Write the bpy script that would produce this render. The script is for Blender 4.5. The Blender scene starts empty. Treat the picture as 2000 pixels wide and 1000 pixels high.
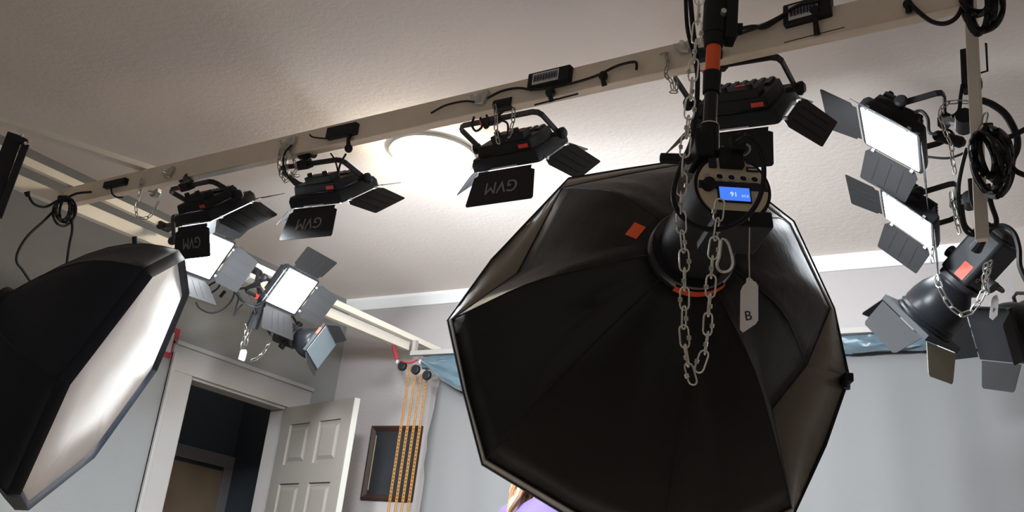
import bpy, bmesh, math, random
import numpy as np
from mathutils import Vector, Matrix
random.seed(7)
PI = math.pi
# ---------------------------------------------------------------- camera
F = 1965.0                                   # focal length in pixels of the 2000 px frame
def nrm(v):
    v = np.array(v, float); return v/np.linalg.norm(v)
_Z = nrm((650, -5400, F)); _Y = nrm((1336, 856, F)); _Y = nrm(_Y-_Z*np.dot(_Z, _Y)); _X = np.cross(_Y, _Z)
if _X[0] < 0: _X = -_X
M = np.array([_X, _Y, _Z])                   # camera axes (right, down, forward) -> room axes
EYE = np.array([0, 0, .98])
cd = bpy.data.cameras.new('camera'); cam = bpy.data.objects.new('camera', cd)
bpy.context.scene.collection.objects.link(cam)
r_, u_, b_ = M@np.array([1., 0, 0]), -(M@np.array([0, 1., 0])), -(M@np.array([0, 0, 1.]))
cam.matrix_world = Matrix(((r_[0], u_[0], b_[0], EYE[0]), (r_[1], u_[1], b_[1], EYE[1]), (r_[2], u_[2], b_[2], EYE[2]), (0, 0, 0, 1)))
cd.sensor_width = 36; cd.lens = F/2000*36; cd.clip_start = .02; cd.clip_end = 60
bpy.context.scene.camera = cam
# ---------------------------------------------------------------- light and exposure
LED_L, LED_R, LED_AWAY, DOME, WORLD = 46.0, 24.0, 420.0, 60.0, .275
w = bpy.data.worlds.new('daylight'); bpy.context.scene.world = w; w.use_nodes = True
w.node_tree.nodes['Background'].inputs[0].default_value = (1, .93, .87, 1)
w.node_tree.nodes['Background'].inputs[1].default_value = WORLD
vs = bpy.context.scene.view_settings
bpy.context.scene.display_settings.display_device = 'sRGB'
vs.view_transform = 'Standard'; vs.look = 'None'; vs.gamma = 1; vs.exposure = 0; vs.use_curve_mapping = False
cy = bpy.context.scene.cycles
cy.max_bounces = 7; cy.diffuse_bounces = 5; cy.glossy_bounces = 3; cy.caustics_reflective = False; cy.caustics_refractive = False
cy.sample_clamp_indirect = 4
cy.use_denoising = True
# ---------------------------------------------------------------- where things are (room coordinates in metres)
def ray(u, v): return M@np.array([u-1000, v-500, F], float)
def atx(u, v, x): r = ray(u, v); return EYE+r*(x/r[0])
def aty(u, v, y): r = ray(u, v); return EYE+r*(y/r[1])
def atz(u, v, z): r = ray(u, v); return EYE+r*((z-EYE[2])/r[2])
def atd(u, v, d): return EYE+ray(u, v)*(d/F)
def px(p):
    c = M.T@(np.array(p, float)-EYE); return 1000+F*c[0]/c[2], 500+F*c[1]/c[2], c[2]
def axis_from(z, du, dv):                    # unit vector square to z that runs along an image direction
    z = nrm(z); a = M@np.array([du, dv, 0], float); b = M@np.array([0, 0, 1.])
    return nrm(a-b*(a@z)/(b@z))
# ---------------------------------------------------------------- materials
def mat(name, col, rough=.6, metal=0, bump=0, bscale=80, var=0, vscale=6, emit=None, estr=0, sheen=0, coat=0, alpha=1, trans=0):
    m = bpy.data.materials.new(name); m.use_nodes = True; nt = m.node_tree; N = nt.nodes; L = nt.links
    b = N['Principled BSDF']
    if max(col) < .06 and rough > .3 and not coat: b.inputs['Specular IOR Level'].default_value = .2
    b = b; b.inputs['Base Color'].default_value = (*col, 1)
    b.inputs['Roughness'].default_value = rough; b.inputs['Metallic'].default_value = metal
    if sheen: b.inputs['Sheen Weight'].default_value = sheen
    if coat: b.inputs['Coat Weight'].default_value = coat
    if trans: b.inputs['Transmission Weight'].default_value = trans
    if emit: b.inputs['Emission Color'].default_value = (*emit, 1); b.inputs['Emission Strength'].default_value = estr
    tc = N.new('ShaderNodeTexCoord')
    if var:
        n = N.new('ShaderNodeTexNoise'); n.inputs['Scale'].default_value = vscale; n.inputs['Detail'].default_value = 5
        mx = N.new('ShaderNodeMix'); mx.data_type = 'RGBA'
        mx.inputs[6].default_value = (*[c*(1-var) for c in col], 1); mx.inputs[7].default_value = (*[min(1, c*(1+var)) for c in col], 1)
        L.new(tc.outputs['Object'], n.inputs['Vector']); L.new(n.outputs['Fac'], mx.inputs[0]); L.new(mx.outputs[2], b.inputs['Base Color'])
    if bump:
        n2 = N.new('ShaderNodeTexNoise'); n2.inputs['Scale'].default_value = bscale; n2.inputs['Detail'].default_value = 4
        bp = N.new('ShaderNodeBump'); bp.inputs['Strength'].default_value = bump; bp.inputs['Distance'].default_value = .01
        L.new(tc.outputs['Object'], n2.inputs['Vector']); L.new(n2.outputs['Fac'], bp.inputs['Height']); L.new(bp.outputs[0], b.inputs['Normal'])
    return m
m_ceil = mat('ceiling_plaster', (.83, .75, .695), .9, bump=.2, bscale=45, var=.03, vscale=3)
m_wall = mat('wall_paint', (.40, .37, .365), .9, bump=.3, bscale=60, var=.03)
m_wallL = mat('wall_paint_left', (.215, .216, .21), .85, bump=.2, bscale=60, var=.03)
m_trim = mat('trim_paint', (.33, .31, .295), .5, var=.04)
m_crown = mat('crown_gloss_white', (.86, .86, .85), .3, coat=.3)
m_door = mat('door_paint', (.25, .225, .20), .5, var=.03, vscale=3)
m_hall = mat('hall_dark_teal_paint', (.055, .072, .088), .8)
m_halld = mat('hall_door_wood', (.30, .215, .14), .5, var=.2, vscale=5)
m_floor = mat('floor_boards', (.25, .2, .16), .5, var=.2)
m_beam = mat('raw_lumber', (.80, .70, .57), .8, bump=.2, bscale=30, var=.12, vscale=9)
m_rail = mat('painted_lumber', (.76, .71, .62), .6, var=.06, vscale=5)
m_black = mat('black_plastic', (.016, .017, .019), .5)
m_blackm = mat('black_powder_coat', (.028, .029, .032), .38, metal=.3)
m_flap = mat('barn_door_black_steel', (.020, .020, .021), .65)
m_cable = mat('black_rubber', (.015, .015, .017), .45)
m_fab = mat('black_nylon', (.020, .019, .018), .42, bump=.25, bscale=14, var=.2, vscale=4)
m_fab2 = mat('black_nylon_lip_lit', (.20, .178, .135), .36, bump=.2, bscale=14, var=.15)  # black cloth raised to light brown, lamp light on the lip put into the colour
m_fabL = mat('navy_black_nylon', (.014, .017, .024), .55, bump=.2, bscale=12)
m_diff = mat('white_diffuser_cloth', (.80, .78, .75), .6, bump=.5, bscale=5, var=.04, vscale=3)
m_refl = mat('reflector_satin_black', (.009, .010, .012), .34); m_refl.node_tree.nodes['Principled BSDF'].inputs['Specular IOR Level'].default_value = .16
m_ledL = mat('led_face_left', (1, 1, 1), .5, emit=(.87, .94, 1), estr=LED_L)
m_ledR = mat('led_face_right', (1, 1, 1), .5, emit=(.87, .94, 1), estr=LED_R)
m_led2 = mat('led_face_turned_away', (1, 1, 1), .5, emit=(.87, .94, 1), estr=LED_AWAY*.55)
m_led3 = mat('led_face_full_power', (1, 1, 1), .5, emit=(.87, .94, 1), estr=LED_AWAY*1.5)
m_dome = mat('lamp_glass', (1, .95, .85), .5, emit=(1, .86, .64), estr=DOME)
m_red = mat('red_label', (.75, .05, .04), .5)
m_orange = mat('orange_tape', (1, .125, .03), .5)
m_metal3 = mat('small_zinc_chain', (.42, .42, .39), .4, metal=1)
m_orange2 = mat('red_orange_sticker', (.45, .035, .012), .6)
m_metal = mat('zinc_chain', (.80, .78, .70), .34, metal=.75)
m_metal2 = mat('galvanised_metal', (.55, .56, .52), .4, metal=.9)
m_cardB = mat('bright_card', (.95, .90, .88), .6)
m_white = mat('white_card', (.42, .40, .39), .7)
m_label = mat('printed_label', (.62, .60, .57), .6)
m_ink = mat('ink', (.03, .03, .05), .6)
m_grey = mat('light_grey_print', (.20, .20, .21), .5)
m_khaki = mat('control_panel_khaki', (.66, .57, .39), .5)
m_lcd = mat('blue_lcd', (.05, .2, .8), .3, emit=(.07, .22, .95), estr=.9)
m_lcdt = mat('lcd_digits', (.6, .8, 1), .3, emit=(.6, .8, 1), estr=1.0)
m_redled = mat('red_led', (.9, .02, .03), .3, emit=(1, .02, .03), estr=.8)
m_teal = mat('teal_satin', (.075, .12, .15), .3, sheen=.3, bump=.35, bscale=9, var=.12, vscale=9)
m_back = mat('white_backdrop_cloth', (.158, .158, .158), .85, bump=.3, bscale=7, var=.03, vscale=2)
m_ychain = mat('orange_plastic', (.33, .165, .045), .5)
m_ribbon = mat('red_ribbon', (.30, .02, .035), .6)
m_ringglass = mat('gloss_black_ring', (.02, .02, .024), .18, coat=.6)
m_hair = mat('blonde_hair', (.20, .11, .052), .55, var=.5, vscale=22)
m_purple = mat('purple_cotton', (.05, .03, .21), .8, bump=.3, bscale=12, var=.15, vscale=7)
m_skin = mat('skin', (.24, .135, .10), .5)
m_jean = mat('dark_denim', (.05, .06, .10), .8)
m_flapb = mat('pale_blue_filter', (.11, .135, .15), .6)
m_flapw = mat('barn_door_lit_white', (.80, .84, .84), .5, metal=.1)  # near-white base colour stands in for panel light falling on this door
m_flapk = mat('barn_door_khaki_grey', (.20, .19, .135), .6)
m_string = mat('cotton_string', (.68, .62, .52), .9)
m_pic = mat('picture_dark_print', (.03, .032, .036), .5, var=.3, vscale=8)
m_picf = mat('dark_wood_frame', (.045, .025, .02), .4)
m_gold = mat('gilt_slip', (.50, .42, .25), .5)
m_grid = mat('lamp_grille_white', (.9, .9, .9), .5)
# ---------------------------------------------------------------- mesh builder
COL = bpy.context.scene.collection
class MB:
    def __init__(s): s.v = []; s.f = []; s.mi = []; s.cur = 0
    def add(s, vs_, fs):
        o = len(s.v); s.v += [tuple(map(float, p)) for p in vs_]
        s.f += [tuple(i+o for i in f) for f in fs]; s.mi += [s.cur]*len(fs); return s
    def box(s, c, size, R=None, taper=1):
        a, b, d = [q/2 for q in size]; P = []
        for z in (-d, d):
            t = 1 if z < 0 else taper
            for x, y in ((-a, -b), (a, -b), (a, b), (-a, b)): P.append(np.array([x*t, y*t, z]))
        if R is not None: P = [R@p for p in P]
        return s.add([p+np.array(c, float) for p in P], [(3, 2, 1, 0), (4, 5, 6, 7), (0, 1, 5, 4), (1, 2, 6, 5), (2, 3, 7, 6), (3, 0, 4, 7)])
    def bar(s, p0, p1, wd, ht, up=(0, 0, 1)):          # rectangular bar from p0 to p1
        p0, p1 = np.array(p0, float), np.array(p1, float); d = nrm(p1-p0); sd = nrm(np.cross(d, up)); u = np.cross(sd, d)
        return s.box((p0+p1)/2, (wd, ht, np.linalg.norm(p1-p0)), np.array([sd, u, d]).T)
    def rings(s, rs, cap=True, closed=False):          # loft through rings of equal count
        n = len(rs[0]); V = [p for r in rs for p in r]; Fc = []
        m = len(rs)
        for i in range(m if closed else m-1):
            j = (i+1) % m
            for k in range(n): Fc.append((i*n+k, i*n+(k+1) % n, j*n+(k+1) % n, j*n+k))
        if cap and not closed: Fc += [tuple(range(n))[::-1], tuple(range((m-1)*n, m*n))]
        return s.add(V, Fc)
    def tube(s, pts, r, seg=8, closed=False, flat=1.0):
        P = [np.array(p, float) for p in pts]; n = len(P); R_ = r if hasattr(r, '__len__') else [r]*n
        T = []
        for i in range(n):
            a = P[(i-1) % n] if closed or i > 0 else P[i]; b = P[(i+1) % n] if closed or i < n-1 else P[i]
            T.append(nrm(b-a+1e-12))
        u = np.cross(T[0], (0, 0, 1)); u = nrm(u) if np.linalg.norm(u) > .05 else nrm(np.cross(T[0], (0, 1, 0)))
        rs = []
        for i in range(n):
            u = nrm(u-T[i]*(u@T[i])); v = np.cross(T[i], u)
            rs.append([P[i]+R_[i]*(math.cos(2*PI*k/seg)*u+flat*math.sin(2*PI*k/seg)*v) for k in range(seg)])
        return s.rings(rs, closed=closed)
    def cyl(s, p0, p1, r0, r1=None, seg=20):
        return s.tube([p0, p1], [r0, r0 if r1 is None else r1], seg)
    def lathe(s, prof, seg=32, o=(0, 0, 0), R=None):   # profile (radius, z) about local z
        rs = []
        for r, z in prof:
            ring = [np.array([r*math.cos(2*PI*k/seg), r*math.sin(2*PI*k/seg), z]) for k in range(seg)]
            if R is not None: ring = [R@p for p in ring]
            rs.append([p+np.array(o, float) for p in ring])
        return s.rings(rs, cap=True)
    def prism(s, poly, th, o, ax, ay):                 # polygon in the (ax, ay) plane at o, thickness th along ax x ay
        ax, ay = np.array(ax, float), np.array(ay, float); nz = np.cross(ax, ay); o = np.array(o, float); n = len(poly)
        V = [o+ax*a+ay*b-nz*th/2 for a, b in poly]+[o+ax*a+ay*b+nz*th/2 for a, b in poly]
        return s.add(V, [tuple(range(n))[::-1], tuple(range(n, 2*n))]+[(i, (i+1) % n, (i+1) % n+n, i+n) for i in range(n)])
    def quadthick(s, q, th):
        q = [np.array(p, float) for p in q]; nz = nrm(np.cross(q[1]-q[0], q[-1]-q[0])); n = len(q)
        V = [p-nz*th/2 for p in q]+[p+nz*th/2 for p in q]
        return s.add(V, [tuple(range(n))[::-1], tuple(range(n, 2*n))]+[(i, (i+1) % n, (i+1) % n+n, i+n) for i in range(n)])
    def grid(s, G, th=0):                              # sheet from a grid of points, given thickness by a modifier later
        a, b = len(G), len(G[0])
        return s.add([p for r in G for p in r], [(i*b+j, i*b+j+1, (i+1)*b+j+1, (i+1)*b+j) for i in range(a-1) for j in range(b-1)])
    def build(s, name, m, parent=None, bevel=0, smooth=True, solid=0, sub=0):
        me = bpy.data.meshes.new(name); me.from_pydata(s.v, [], s.f)
        for q in (m if isinstance(m, (list, tuple)) else [m]): me.materials.append(q)
        if max(s.mi or [0]) > 0: me.polygons.foreach_set('material_index', s.mi)
        bm = bmesh.new(); bm.from_mesh(me)
        if not solid: bmesh.ops.recalc_face_normals(bm, faces=bm.faces)
        bm.to_mesh(me); bm.free()
        if smooth:
            me.polygons.foreach_set('use_smooth', [True]*len(me.polygons)); me.set_sharp_from_angle(angle=math.radians(35))
        o = bpy.data.objects.new(name, me); COL.objects.link(o)
        if parent: o.parent = parent
        if solid: md = o.modifiers.new('thickness', 'SOLIDIFY'); md.thickness = solid; md.offset = 0
        if bevel: md = o.modifiers.new('bevel', 'BEVEL'); md.width = bevel; md.segments = 2; md.limit_method = 'ANGLE'
        if sub: md = o.modifiers.new('sub', 'SUBSURF'); md.levels = md.render_levels = sub
        return o
def tag(o, label=None, cat=None, group=None, kind=None):
    if label: o['label'] = label
    if cat: o['category'] = cat
    if group: o['group'] = group
    if kind: o['kind'] = kind
    return o
def struct(o): o['kind'] = 'structure'; return o
def empty(name, pos, R=None, label=None, cat=None, group=None):
    o = bpy.data.objects.new(name, None); COL.objects.link(o); o.empty_display_size = .05
    R = np.eye(3) if R is None else R
    o.matrix_world = Matrix([[*R[0], pos[0]], [*R[1], pos[1]], [*R[2], pos[2]], [0, 0, 0, 1]])
    return tag(o, label, cat, group)
def frame(x, y):
    x = nrm(x); y = np.array(y, float); y = nrm(y-x*(x@y)); return np.array([x, y, np.cross(x, y)]).T
def text(s, size, o, ax, ay, name, m, parent, depth=.0008, align='CENTER', font_w=0):
    c = bpy.data.curves.new(name, 'FONT'); c.body = s; c.size = size; c.extrude = depth; c.align_x = align; c.align_y = 'CENTER'; c.offset = font_w
    c.resolution_u = 3
    t = bpy.data.objects.new(name, c); COL.objects.link(t)
    bpy.context.view_layer.update()
    me = bpy.data.meshes.new_from_object(t.evaluated_get(bpy.context.evaluated_depsgraph_get()))
    bpy.data.objects.remove(t); bpy.data.curves.remove(c)
    ax, ay = nrm(ax), nrm(ay); az = np.cross(ax, ay)
    me.transform(Matrix([[ax[0], ay[0], az[0], o[0]], [ax[1], ay[1], az[1], o[1]], [ax[2], ay[2], az[2], o[2]], [0, 0, 0, 1]]))
    me.materials.clear(); me.materials.append(m)
    ob = bpy.data.objects.new(name, me); COL.objects.link(ob); ob.parent = parent
    return ob
def smooth_path(pts, n=6, closed=False):               # Catmull-Rom
    P = [np.array(p, float) for p in pts]; out = []; m = len(P)
    for i in range(m if closed else m-1):
        g = lambda k: P[k % m] if closed else P[min(max(k, 0), m-1)]
        a, b, c, d = g(i-1), g(i), g(i+1), g(i+2)
        for t in np.linspace(0, 1, n, endpoint=False):
            out.append(.5*((2*b)+(-a+c)*t+(2*a-5*b+4*c-d)*t*t+(-a+3*b-3*c+d)*t**3))
    if not closed: out.append(P[-1])
    return out
def cable(name, pts, r, label, cat='cable', group=None, closed=False, m=None, n=6, parent=None, seg=8):
    o = MB().tube(smooth_path(pts, n, closed), r, seg, closed).build(name, m or m_cable, parent)
    return tag(o, label, cat, group)
# ---------------------------------------------------------------- the room
KS = 1.05                                             # room scale that fits the doorway
XL, YB, ZC = -4.44*KS, 4.68*KS, EYE[2]+1.85*KS
XR, YF = 1.9, -.9
MB().box(((XL-2.6+XR)/2, 2.3, -.05), (XR-XL+2.6+.4, 7.2, .1)).build('floor', m_floor); struct(bpy.data.objects['floor'])
struct(MB().box(((XL-2.6+XR)/2, (YB+YF)/2, ZC+.05), (XR-XL+2.6, YB-YF+.3, .1)).build('ceiling', m_ceil))
d0, d1, dz = 3.54*KS, 4.294*KS, EYE[2]+1.05*KS                        # door opening
b = MB(); b.box((XL-.06, (YF+d0)/2, ZC/2), (.12, d0-YF, ZC)); b.box((XL-.06, (d1+YB)/2, ZC/2), (.12, YB-d1, ZC)); b.box((XL-.06, (d0+d1)/2, (dz+ZC)/2), (.12, d1-d0, ZC-dz))
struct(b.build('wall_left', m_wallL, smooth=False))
struct(MB().box(((XL+XR)/2-.06, YB+.06, ZC/2), (XR-XL+.12, .12, ZC)).build('wall_back', m_wall))
struct(MB().box((XR+.06, (YB+YF)/2, ZC/2), (.12, YB-YF, ZC)).build('wall_right', m_wall))
# short wall return at the right of the back wall
struct(MB().box((-.485*KS+.11, YB-.09, ZC/2), (.22, .178, ZC)).build('wall_return', mat('wall_return_paint', (.42, .38, .345), .85, var=.03)))
# crown moulding along the back wall
b = MB(); prof = [(0, 0), (0, -.075), (-.018, -.075), (-.05, -.02), (-.05, 0)]
b.rings([[np.array([x, YB+p[0], ZC+p[1]]) for p in prof] for x in (XL+.001, XR-.001)])
struct(b.build('trim_1', m_crown, smooth=False))
# door casing: two jamb boards, head board, inner jambs
cw_ = .165
b = MB(); b.box((XL+.012, d0-cw_/2, dz/2), (.024, cw_, dz)); b.box((XL+.024, d0-cw_+.012, dz/2+.05), (.03, .024, dz+.1)); struct(b.build('trim_2', m_trim, bevel=.003))
b = MB(); b.box((XL+.012, d1+cw_/2, dz/2), (.024, cw_, dz)); struct(b.build('trim_3', m_trim, bevel=.003))
b = MB(); b.box((XL+.012, (d0+d1)/2, dz+cw_/2), (.024, d1-d0+2*cw_, cw_)); b.box((XL+.022, (d0+d1)/2, dz+cw_-.01), (.04, d1-d0+2*cw_, .025)); struct(b.build('trim_4', m_trim, bevel=.003))
b = MB(); b.box((XL-.06, d0+.008, dz/2), (.13, .016, dz)); b.box((XL-.06, d1-.008, dz/2), (.13, .016, dz)); b.box((XL-.06, (d0+d1)/2, dz-.008), (.13, d1-d0, .016)); struct(b.build('trim_5', m_trim))
# hallway beyond the doorway
XH = -6.6
struct(MB().box((XH-.06, 3.7, ZC/2), (.12, 4.4, ZC)).build('wall_hall_far', m_hall))
struct(MB().box(((XH+XL-.12)/2, 5.94, ZC/2), (XL-.12-XH, .12, ZC)).build('wall_hall_end', m_hall))
struct(MB().box(((XH+XL-.12)/2, 1.5, ZC/2), (XL-.12-XH, .12, ZC)).build('wall_hall_near', m_hall))
hy1 = atx(437, 900, XH)[1]; hz1 = atx(400, 905, XH)[2]; hy0 = hy1-.85
b = MB(); fx = XH+.015
b.box((fx, hy1+.05, hz1/2), (.03, .1, hz1)); b.box((fx, hy0-.05, hz1/2), (.03, .1, hz1)); b.box((fx, (hy0+hy1)/2, hz1+.05), (.03, hy1-hy0+.2, .1))
struct(b.build('trim_6', mat('hall_trim_grey', (.24, .225, .23), .6), bevel=.004))
dh = struct(MB().box((XH+.012, (hy0+hy1)/2, hz1/2), (.02, hy1-hy0-.01, hz1-.06)).build('door_2', m_halld))
# open door leaf
lp = np.array([XL+.03, d1-.03, 0]); ld = nrm((.735, -.21, 0)); ln = np.array([-ld[1], ld[0], 0]); LW = .76
dr = empty('door_1', lp, np.array([ld, ln, (0, 0, 1)]).T); struct(dr); dr.scale = (KS, 1, dz/2.03)
b = MB(); st = .105; zz = [.01, .24, .88, 1.04, 1.60, 1.71, 1.92, 2.02]; mid = (LW-.05)/2
cols = [(st, mid), (mid+.05+.0, LW-st+.0)]
xs = [(0, st), (mid-.025+.025, mid+.075), (LW-st, LW)]
b.box((st/2, 0, 1.015), (st, .035, 2.01)); b.box((LW-st/2, 0, 1.015), (st, .035, 2.01)); b.box((LW/2, 0, 1.015), (.1, .035, 2.01))
for z0, z1 in ((.01, .24), (.88, 1.04), (1.56, 1.67), (1.91, 2.02)): b.box((LW/2, 0, (z0+z1)/2), (LW-.002, .0345, z1-z0))
b.build('rails_and_stiles', m_door, dr, smooth=False)
b = MB()
for z0, z1 in ((.24, .88), (1.04, 1.56), (1.67, 1.91)):
    for x0, x1 in ((st, LW/2-.05), (LW/2+.05, LW-st)):
        b.cur = 0; b.box(((x0+x1)/2, 0, (z0+z1)/2), (x1-x0, .008, z1-z0))
        for sg in (-1, 1):
            cx, cz, a, c = (x0+x1)/2, (z0+z1)/2, (x1-x0)/2, (z1-z0)/2
            o1 = [(cx-a+.018, cz-c+.018), (cx+a-.018, cz-c+.018), (cx+a-.018, cz+c-.018), (cx-a+.018, cz+c-.018)]
            o2 = [(cx-a+.04, cz-c+.04), (cx+a-.04, cz-c+.04), (cx+a-.04, cz+c-.04), (cx-a+.04, cz+c-.04)]
            b.rings([[(x, sg*.003, z) for x, z in o1], [(x, sg*.014, z) for x, z in o2]])
b.build('panel', m_door, dr, smooth=False)
MB().box((LW+.001, 0, 1.015), (.004, .036, 2.01)).build('edge', mat('door_edge_cream', (.42, .41, .37), .5), dr)
b = MB(); b.lathe([(.0, .0), (.026, .0), (.026, .008), (.011, .012), (.011, .03), (.026, .045), (.026, .06), (.0, .07)], 20, (LW-.06, 0, .95), np.array([(1, 0, 0), (0, 0, -1), (0, 1, 0)], float)); b.build('door_knob', m_metal2, dr)
# ---------------------------------------------------------------- rails, beam and braces
ZB = 2.45                                            # beam centre height
bl, br = atz(128, 388, ZB), atz(1890, -13, ZB)
bm_ = MB().bar(bl, br, .036, .081).build('wooden_beam', m_beam, bevel=.003)
tag(bm_, 'long bare lumber beam crossing the picture below the ceiling, carrying the row of lamps', 'beam')
def rail(name, p0, p1, wd, ht, label, m=None, group=None):
    return tag(MB().bar(p0, p1, wd, ht).build(name, m or m_rail, bevel=.002), label, 'rail', group)
xr = -3.82
r0, r1 = atx(-60, 266, xr), atx(858, 685, xr)
r0 = r0+(r0-r1)/np.linalg.norm(r0-r1)*2.0
rail('wooden_rail', r0, r1, .03, .035, 'thin painted wooden rail running from upper left edge to the backdrop pole')
s0, s1 = atx(-40, 325, xr-.06), atx(795, 676, xr-.06)
s0 = s0+(s0-s1)/np.linalg.norm(s0-s1)*2.0
rail('wooden_rail', s0, s1, .04, .055, 'thicker painted wooden rail just below and behind the thin one at left')
q0, q1 = atz(-70, 214, ZB+.058), atz(350, 349, ZB+.058)
rail('wooden_batten', q0, q1, .045, .022, 'cream wooden batten laid slantwise from upper left corner onto the beam end')
# hanging post at right
pt, pb = aty(1899, -30, 2.36), aty(1913, 470, 2.36)
pt = np.array([-.415, 2.36, ZC]); pb_ = aty(1913, 330, 2.36); x_post = pb_[0]
def post_x(v): return aty(1905, v, 2.36)[0]
pz0 = aty(1912, 470, 2.24)[2]; PXX = aty(1906, 220, 2.24)[0]
hp = tag(MB().bar((PXX, 2.24, ZC), (PXX, 2.24, pz0), .026, .024, (0, 1, 0)).build('hanging_post', m_rail, bevel=.002), 'square painted wooden post hanging from the ceiling at upper right', 'post')
# ---------------------------------------------------------------- ceiling dome lamp
dc = atz(846, 298, ZC)
dm = empty('ceiling_lamp', dc, None, 'round glowing warm white dome lamp on the ceiling behind the beam', 'ceiling lamp')
MB().lathe([(.2, 0), (.2, -.018), (.185, -.02)], 40).build('base_ring', m_metal2, dm)
MB().lathe([(.184, -.015), (.18, -.035), (.158, -.06), (.11, -.082), (.06, -.092), (.0005, -.095)], 40).build('lamp_shade', m_dome, dm)
# ---------------------------------------------------------------- LED panels with barn doors
PW, PH = .125, .105; dbg = []; YM = {}
def edge_on(pos, x, y, side):                          # flap angle at which that flap is seen on edge, as in the photo
    R_ = frame(x, y); r = nrm(np.array(pos)); a, b_2 = (R_[:, 0], R_[:, 2]) if side in 'rl' else (R_[:, 1], R_[:, 2])
    s_ = 1 if side in 'rf' else -1
    return math.atan2(-(r@b_2), s_*(r@a))
def led_panel(pos, x, y, phi, Ly, fa, label, k=1.0, hang=None, text_on=True, wires=True, lit=True, top_ang=None, arms=True, roll=False, slots=False):
    R = frame(x, y); P = empty('led_panel_lamp', np.array(pos)+EYE*np.array([0, 0, 1]), R, label, 'studio lamp', 'square led panel lamps with barn doors')
    P.scale = (k, k, k)
    b = MB()                                          # frame ring of the front, round cornered
    def rr(wx, hy, z, c=.012):
        o = []
        for sx, sy, a0 in ((1, 1, 0), (-1, 1, 90), (-1, -1, 180), (1, -1, 270)):
            for t in (0, 45, 90):
                a = math.radians(a0+t); o.append((sx*(wx-c)+c*math.cos(a), sy*(hy-c)+c*math.sin(a), z))
        return o
    b.rings([rr(PW-.012, PH-.009, -.02), rr(PW, PH, -.02), rr(PW, PH, .004), rr(PW-.006, PH-.006, .018), rr(PW-.02, PH-.02, .02)])
    b.build('lamp_body', m_black, P)
    b = MB(); b.box((0, 0, -.0205), (2*PW-.03, 2*PH-.022, .004)); b.build('light_face', (m_led2 if pos[0] > -2 else m_led3) if text_on else (m_ledR if pos[0] > -2 else m_ledL), P)
    # back housing, cooling ribs and control module
    b = MB(); b.box((0, -.012, .036), (.205, .15, .034), taper=.94); b.build('back_housing', m_black, P, bevel=.005)
    b = MB(); b.box((0, .035, .054), (.17, .05, .003))
    for i in range(7): b.box((-.075+i*.025, .035, .056), (.012, .05, .006))
    b.build('cooling_ribs', m_blackm, P)
    c = MB(); c.box((.02, -.055, .064), (.12, .05, .026)); cm = c.build('control_box', m_black, P, bevel=.003)
    for i in (-1, 1): MB().cyl((.02+i*.035, -.072, .076), (.02+i*.035, -.072, .09), .010, .009, 16).build('dial', m_blackm, cm)
    MB().box((.03, -.043, .0775), (.046, .013, .0015)).build('red_display', m_red, cm)
    MB().box((.072, -.0868, .034), (.034, .0015, .012)).build('red_label', m_red, P)
    # bright metal rod added as the glint on the near frame edge
    MB().cyl((-.05, -PH-.003, -.016), (.045, -PH-.003, -.016), .0025, None, 8).build('glint_rod', m_metal2, P)
    # barn doors
    Lf = .12
    def flap(side, a):
        cc, sn = math.cos(a), math.sin(a)
        if side in 'nf':
            s = -1 if side == 'n' else 1
            h0 = np.array([0, s*(PH+.006), -.022]); ax = np.array([1., 0, 0]); ay = np.array([0, s*cc, -sn])
            poly = [(-.098, 0), (.098, 0), (.098, .012), (.112, .018), (.124, Lf-.006), (.119, Lf), (-.119, Lf), (-.124, Lf-.006), (-.112, .018), (-.098, .012)]
        else:
            s = 1 if side == 'r' else -1
            h0 = np.array([s*(PW+.006), 0, -.022]); ax = np.array([0, 1., 0]); ay = np.array([s*cc, 0, -sn])
            poly = [(-.08, 0), (.08, 0), (.095, .018), (.085, Lf-.004), (.08, Lf), (-.08, Lf), (-.085, Lf-.004), (-.095, .018)]
        b = MB(); b.prism(poly, .0018, h0, ax, ay)
        if slots or side != 'n':
            for q in (-.045, 0, .045):
                for sg in (-1, 1): b.box(h0+ax*q+ay*Lf*.5+np.cross(ax, ay)*.0014*sg, (.003, Lf*.75, .0014), np.array([ax, ay, np.cross(ax, ay)]).T)
        nm = {'n': 'barn_door', 'f': 'barn_door', 'l': 'barn_door', 'r': 'barn_door'}[side]
        fl = b.build(nm, m_flap, P)
        if side == 'n' and text_on:
            nn = nrm(np.cross(-ax, ay)); text('GVM', .058, h0+ay*.062+nn*.0018, -ax, ay, 'lettering', m_grey, fl)
        if side in 'rl':
            for e in (-1, 1): MB().box(h0+ax*e*.07, (.01, .01, .014)).build('hinge', m_metal2, fl)
        return fl
    for sd, a in zip('nfrl', fa):
        if a == 'edge': a = edge_on(pos, x, y, sd) % PI
        if a is not None: flap(sd, a); dbg.append((label[:20], sd, round(a, 2)))
    # yoke
    if arms:
        PX_, py, pz = .15, .01, .03; d = np.array([0, math.cos(phi), math.sin(phi)])
        pv = np.array([0, py, pz]); e = np.array([PX_, 0, 0]); c = .022
        path = [pv-e, pv-e+d*(Ly-c), pv-e+d*(Ly-c*.3)+np.array([c*.3, 0, 0]), pv-e+d*Ly+np.array([c, 0, 0]), pv+e+d*Ly-np.array([c, 0, 0]), pv+e+d*(Ly-c*.3)-np.array([c*.3, 0, 0]), pv+e+d*(Ly-c), pv+e]
        b = MB()
        rs = []; up = np.cross((1, 0, 0), d)
        for i, p in enumerate(path):
            t = nrm(path[min(i+1, len(path)-1)]-path[max(i-1, 0)]); nn = np.cross(up, t)
            rs.append([p+up*.009*a_+nn*.0035*b_ for a_, b_ in ((1, 1), (-1, 1), (-1, -1), (1, -1))])
        b.rings(rs); b.build('yoke', m_blackm, P, bevel=.001, smooth=False)
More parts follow.
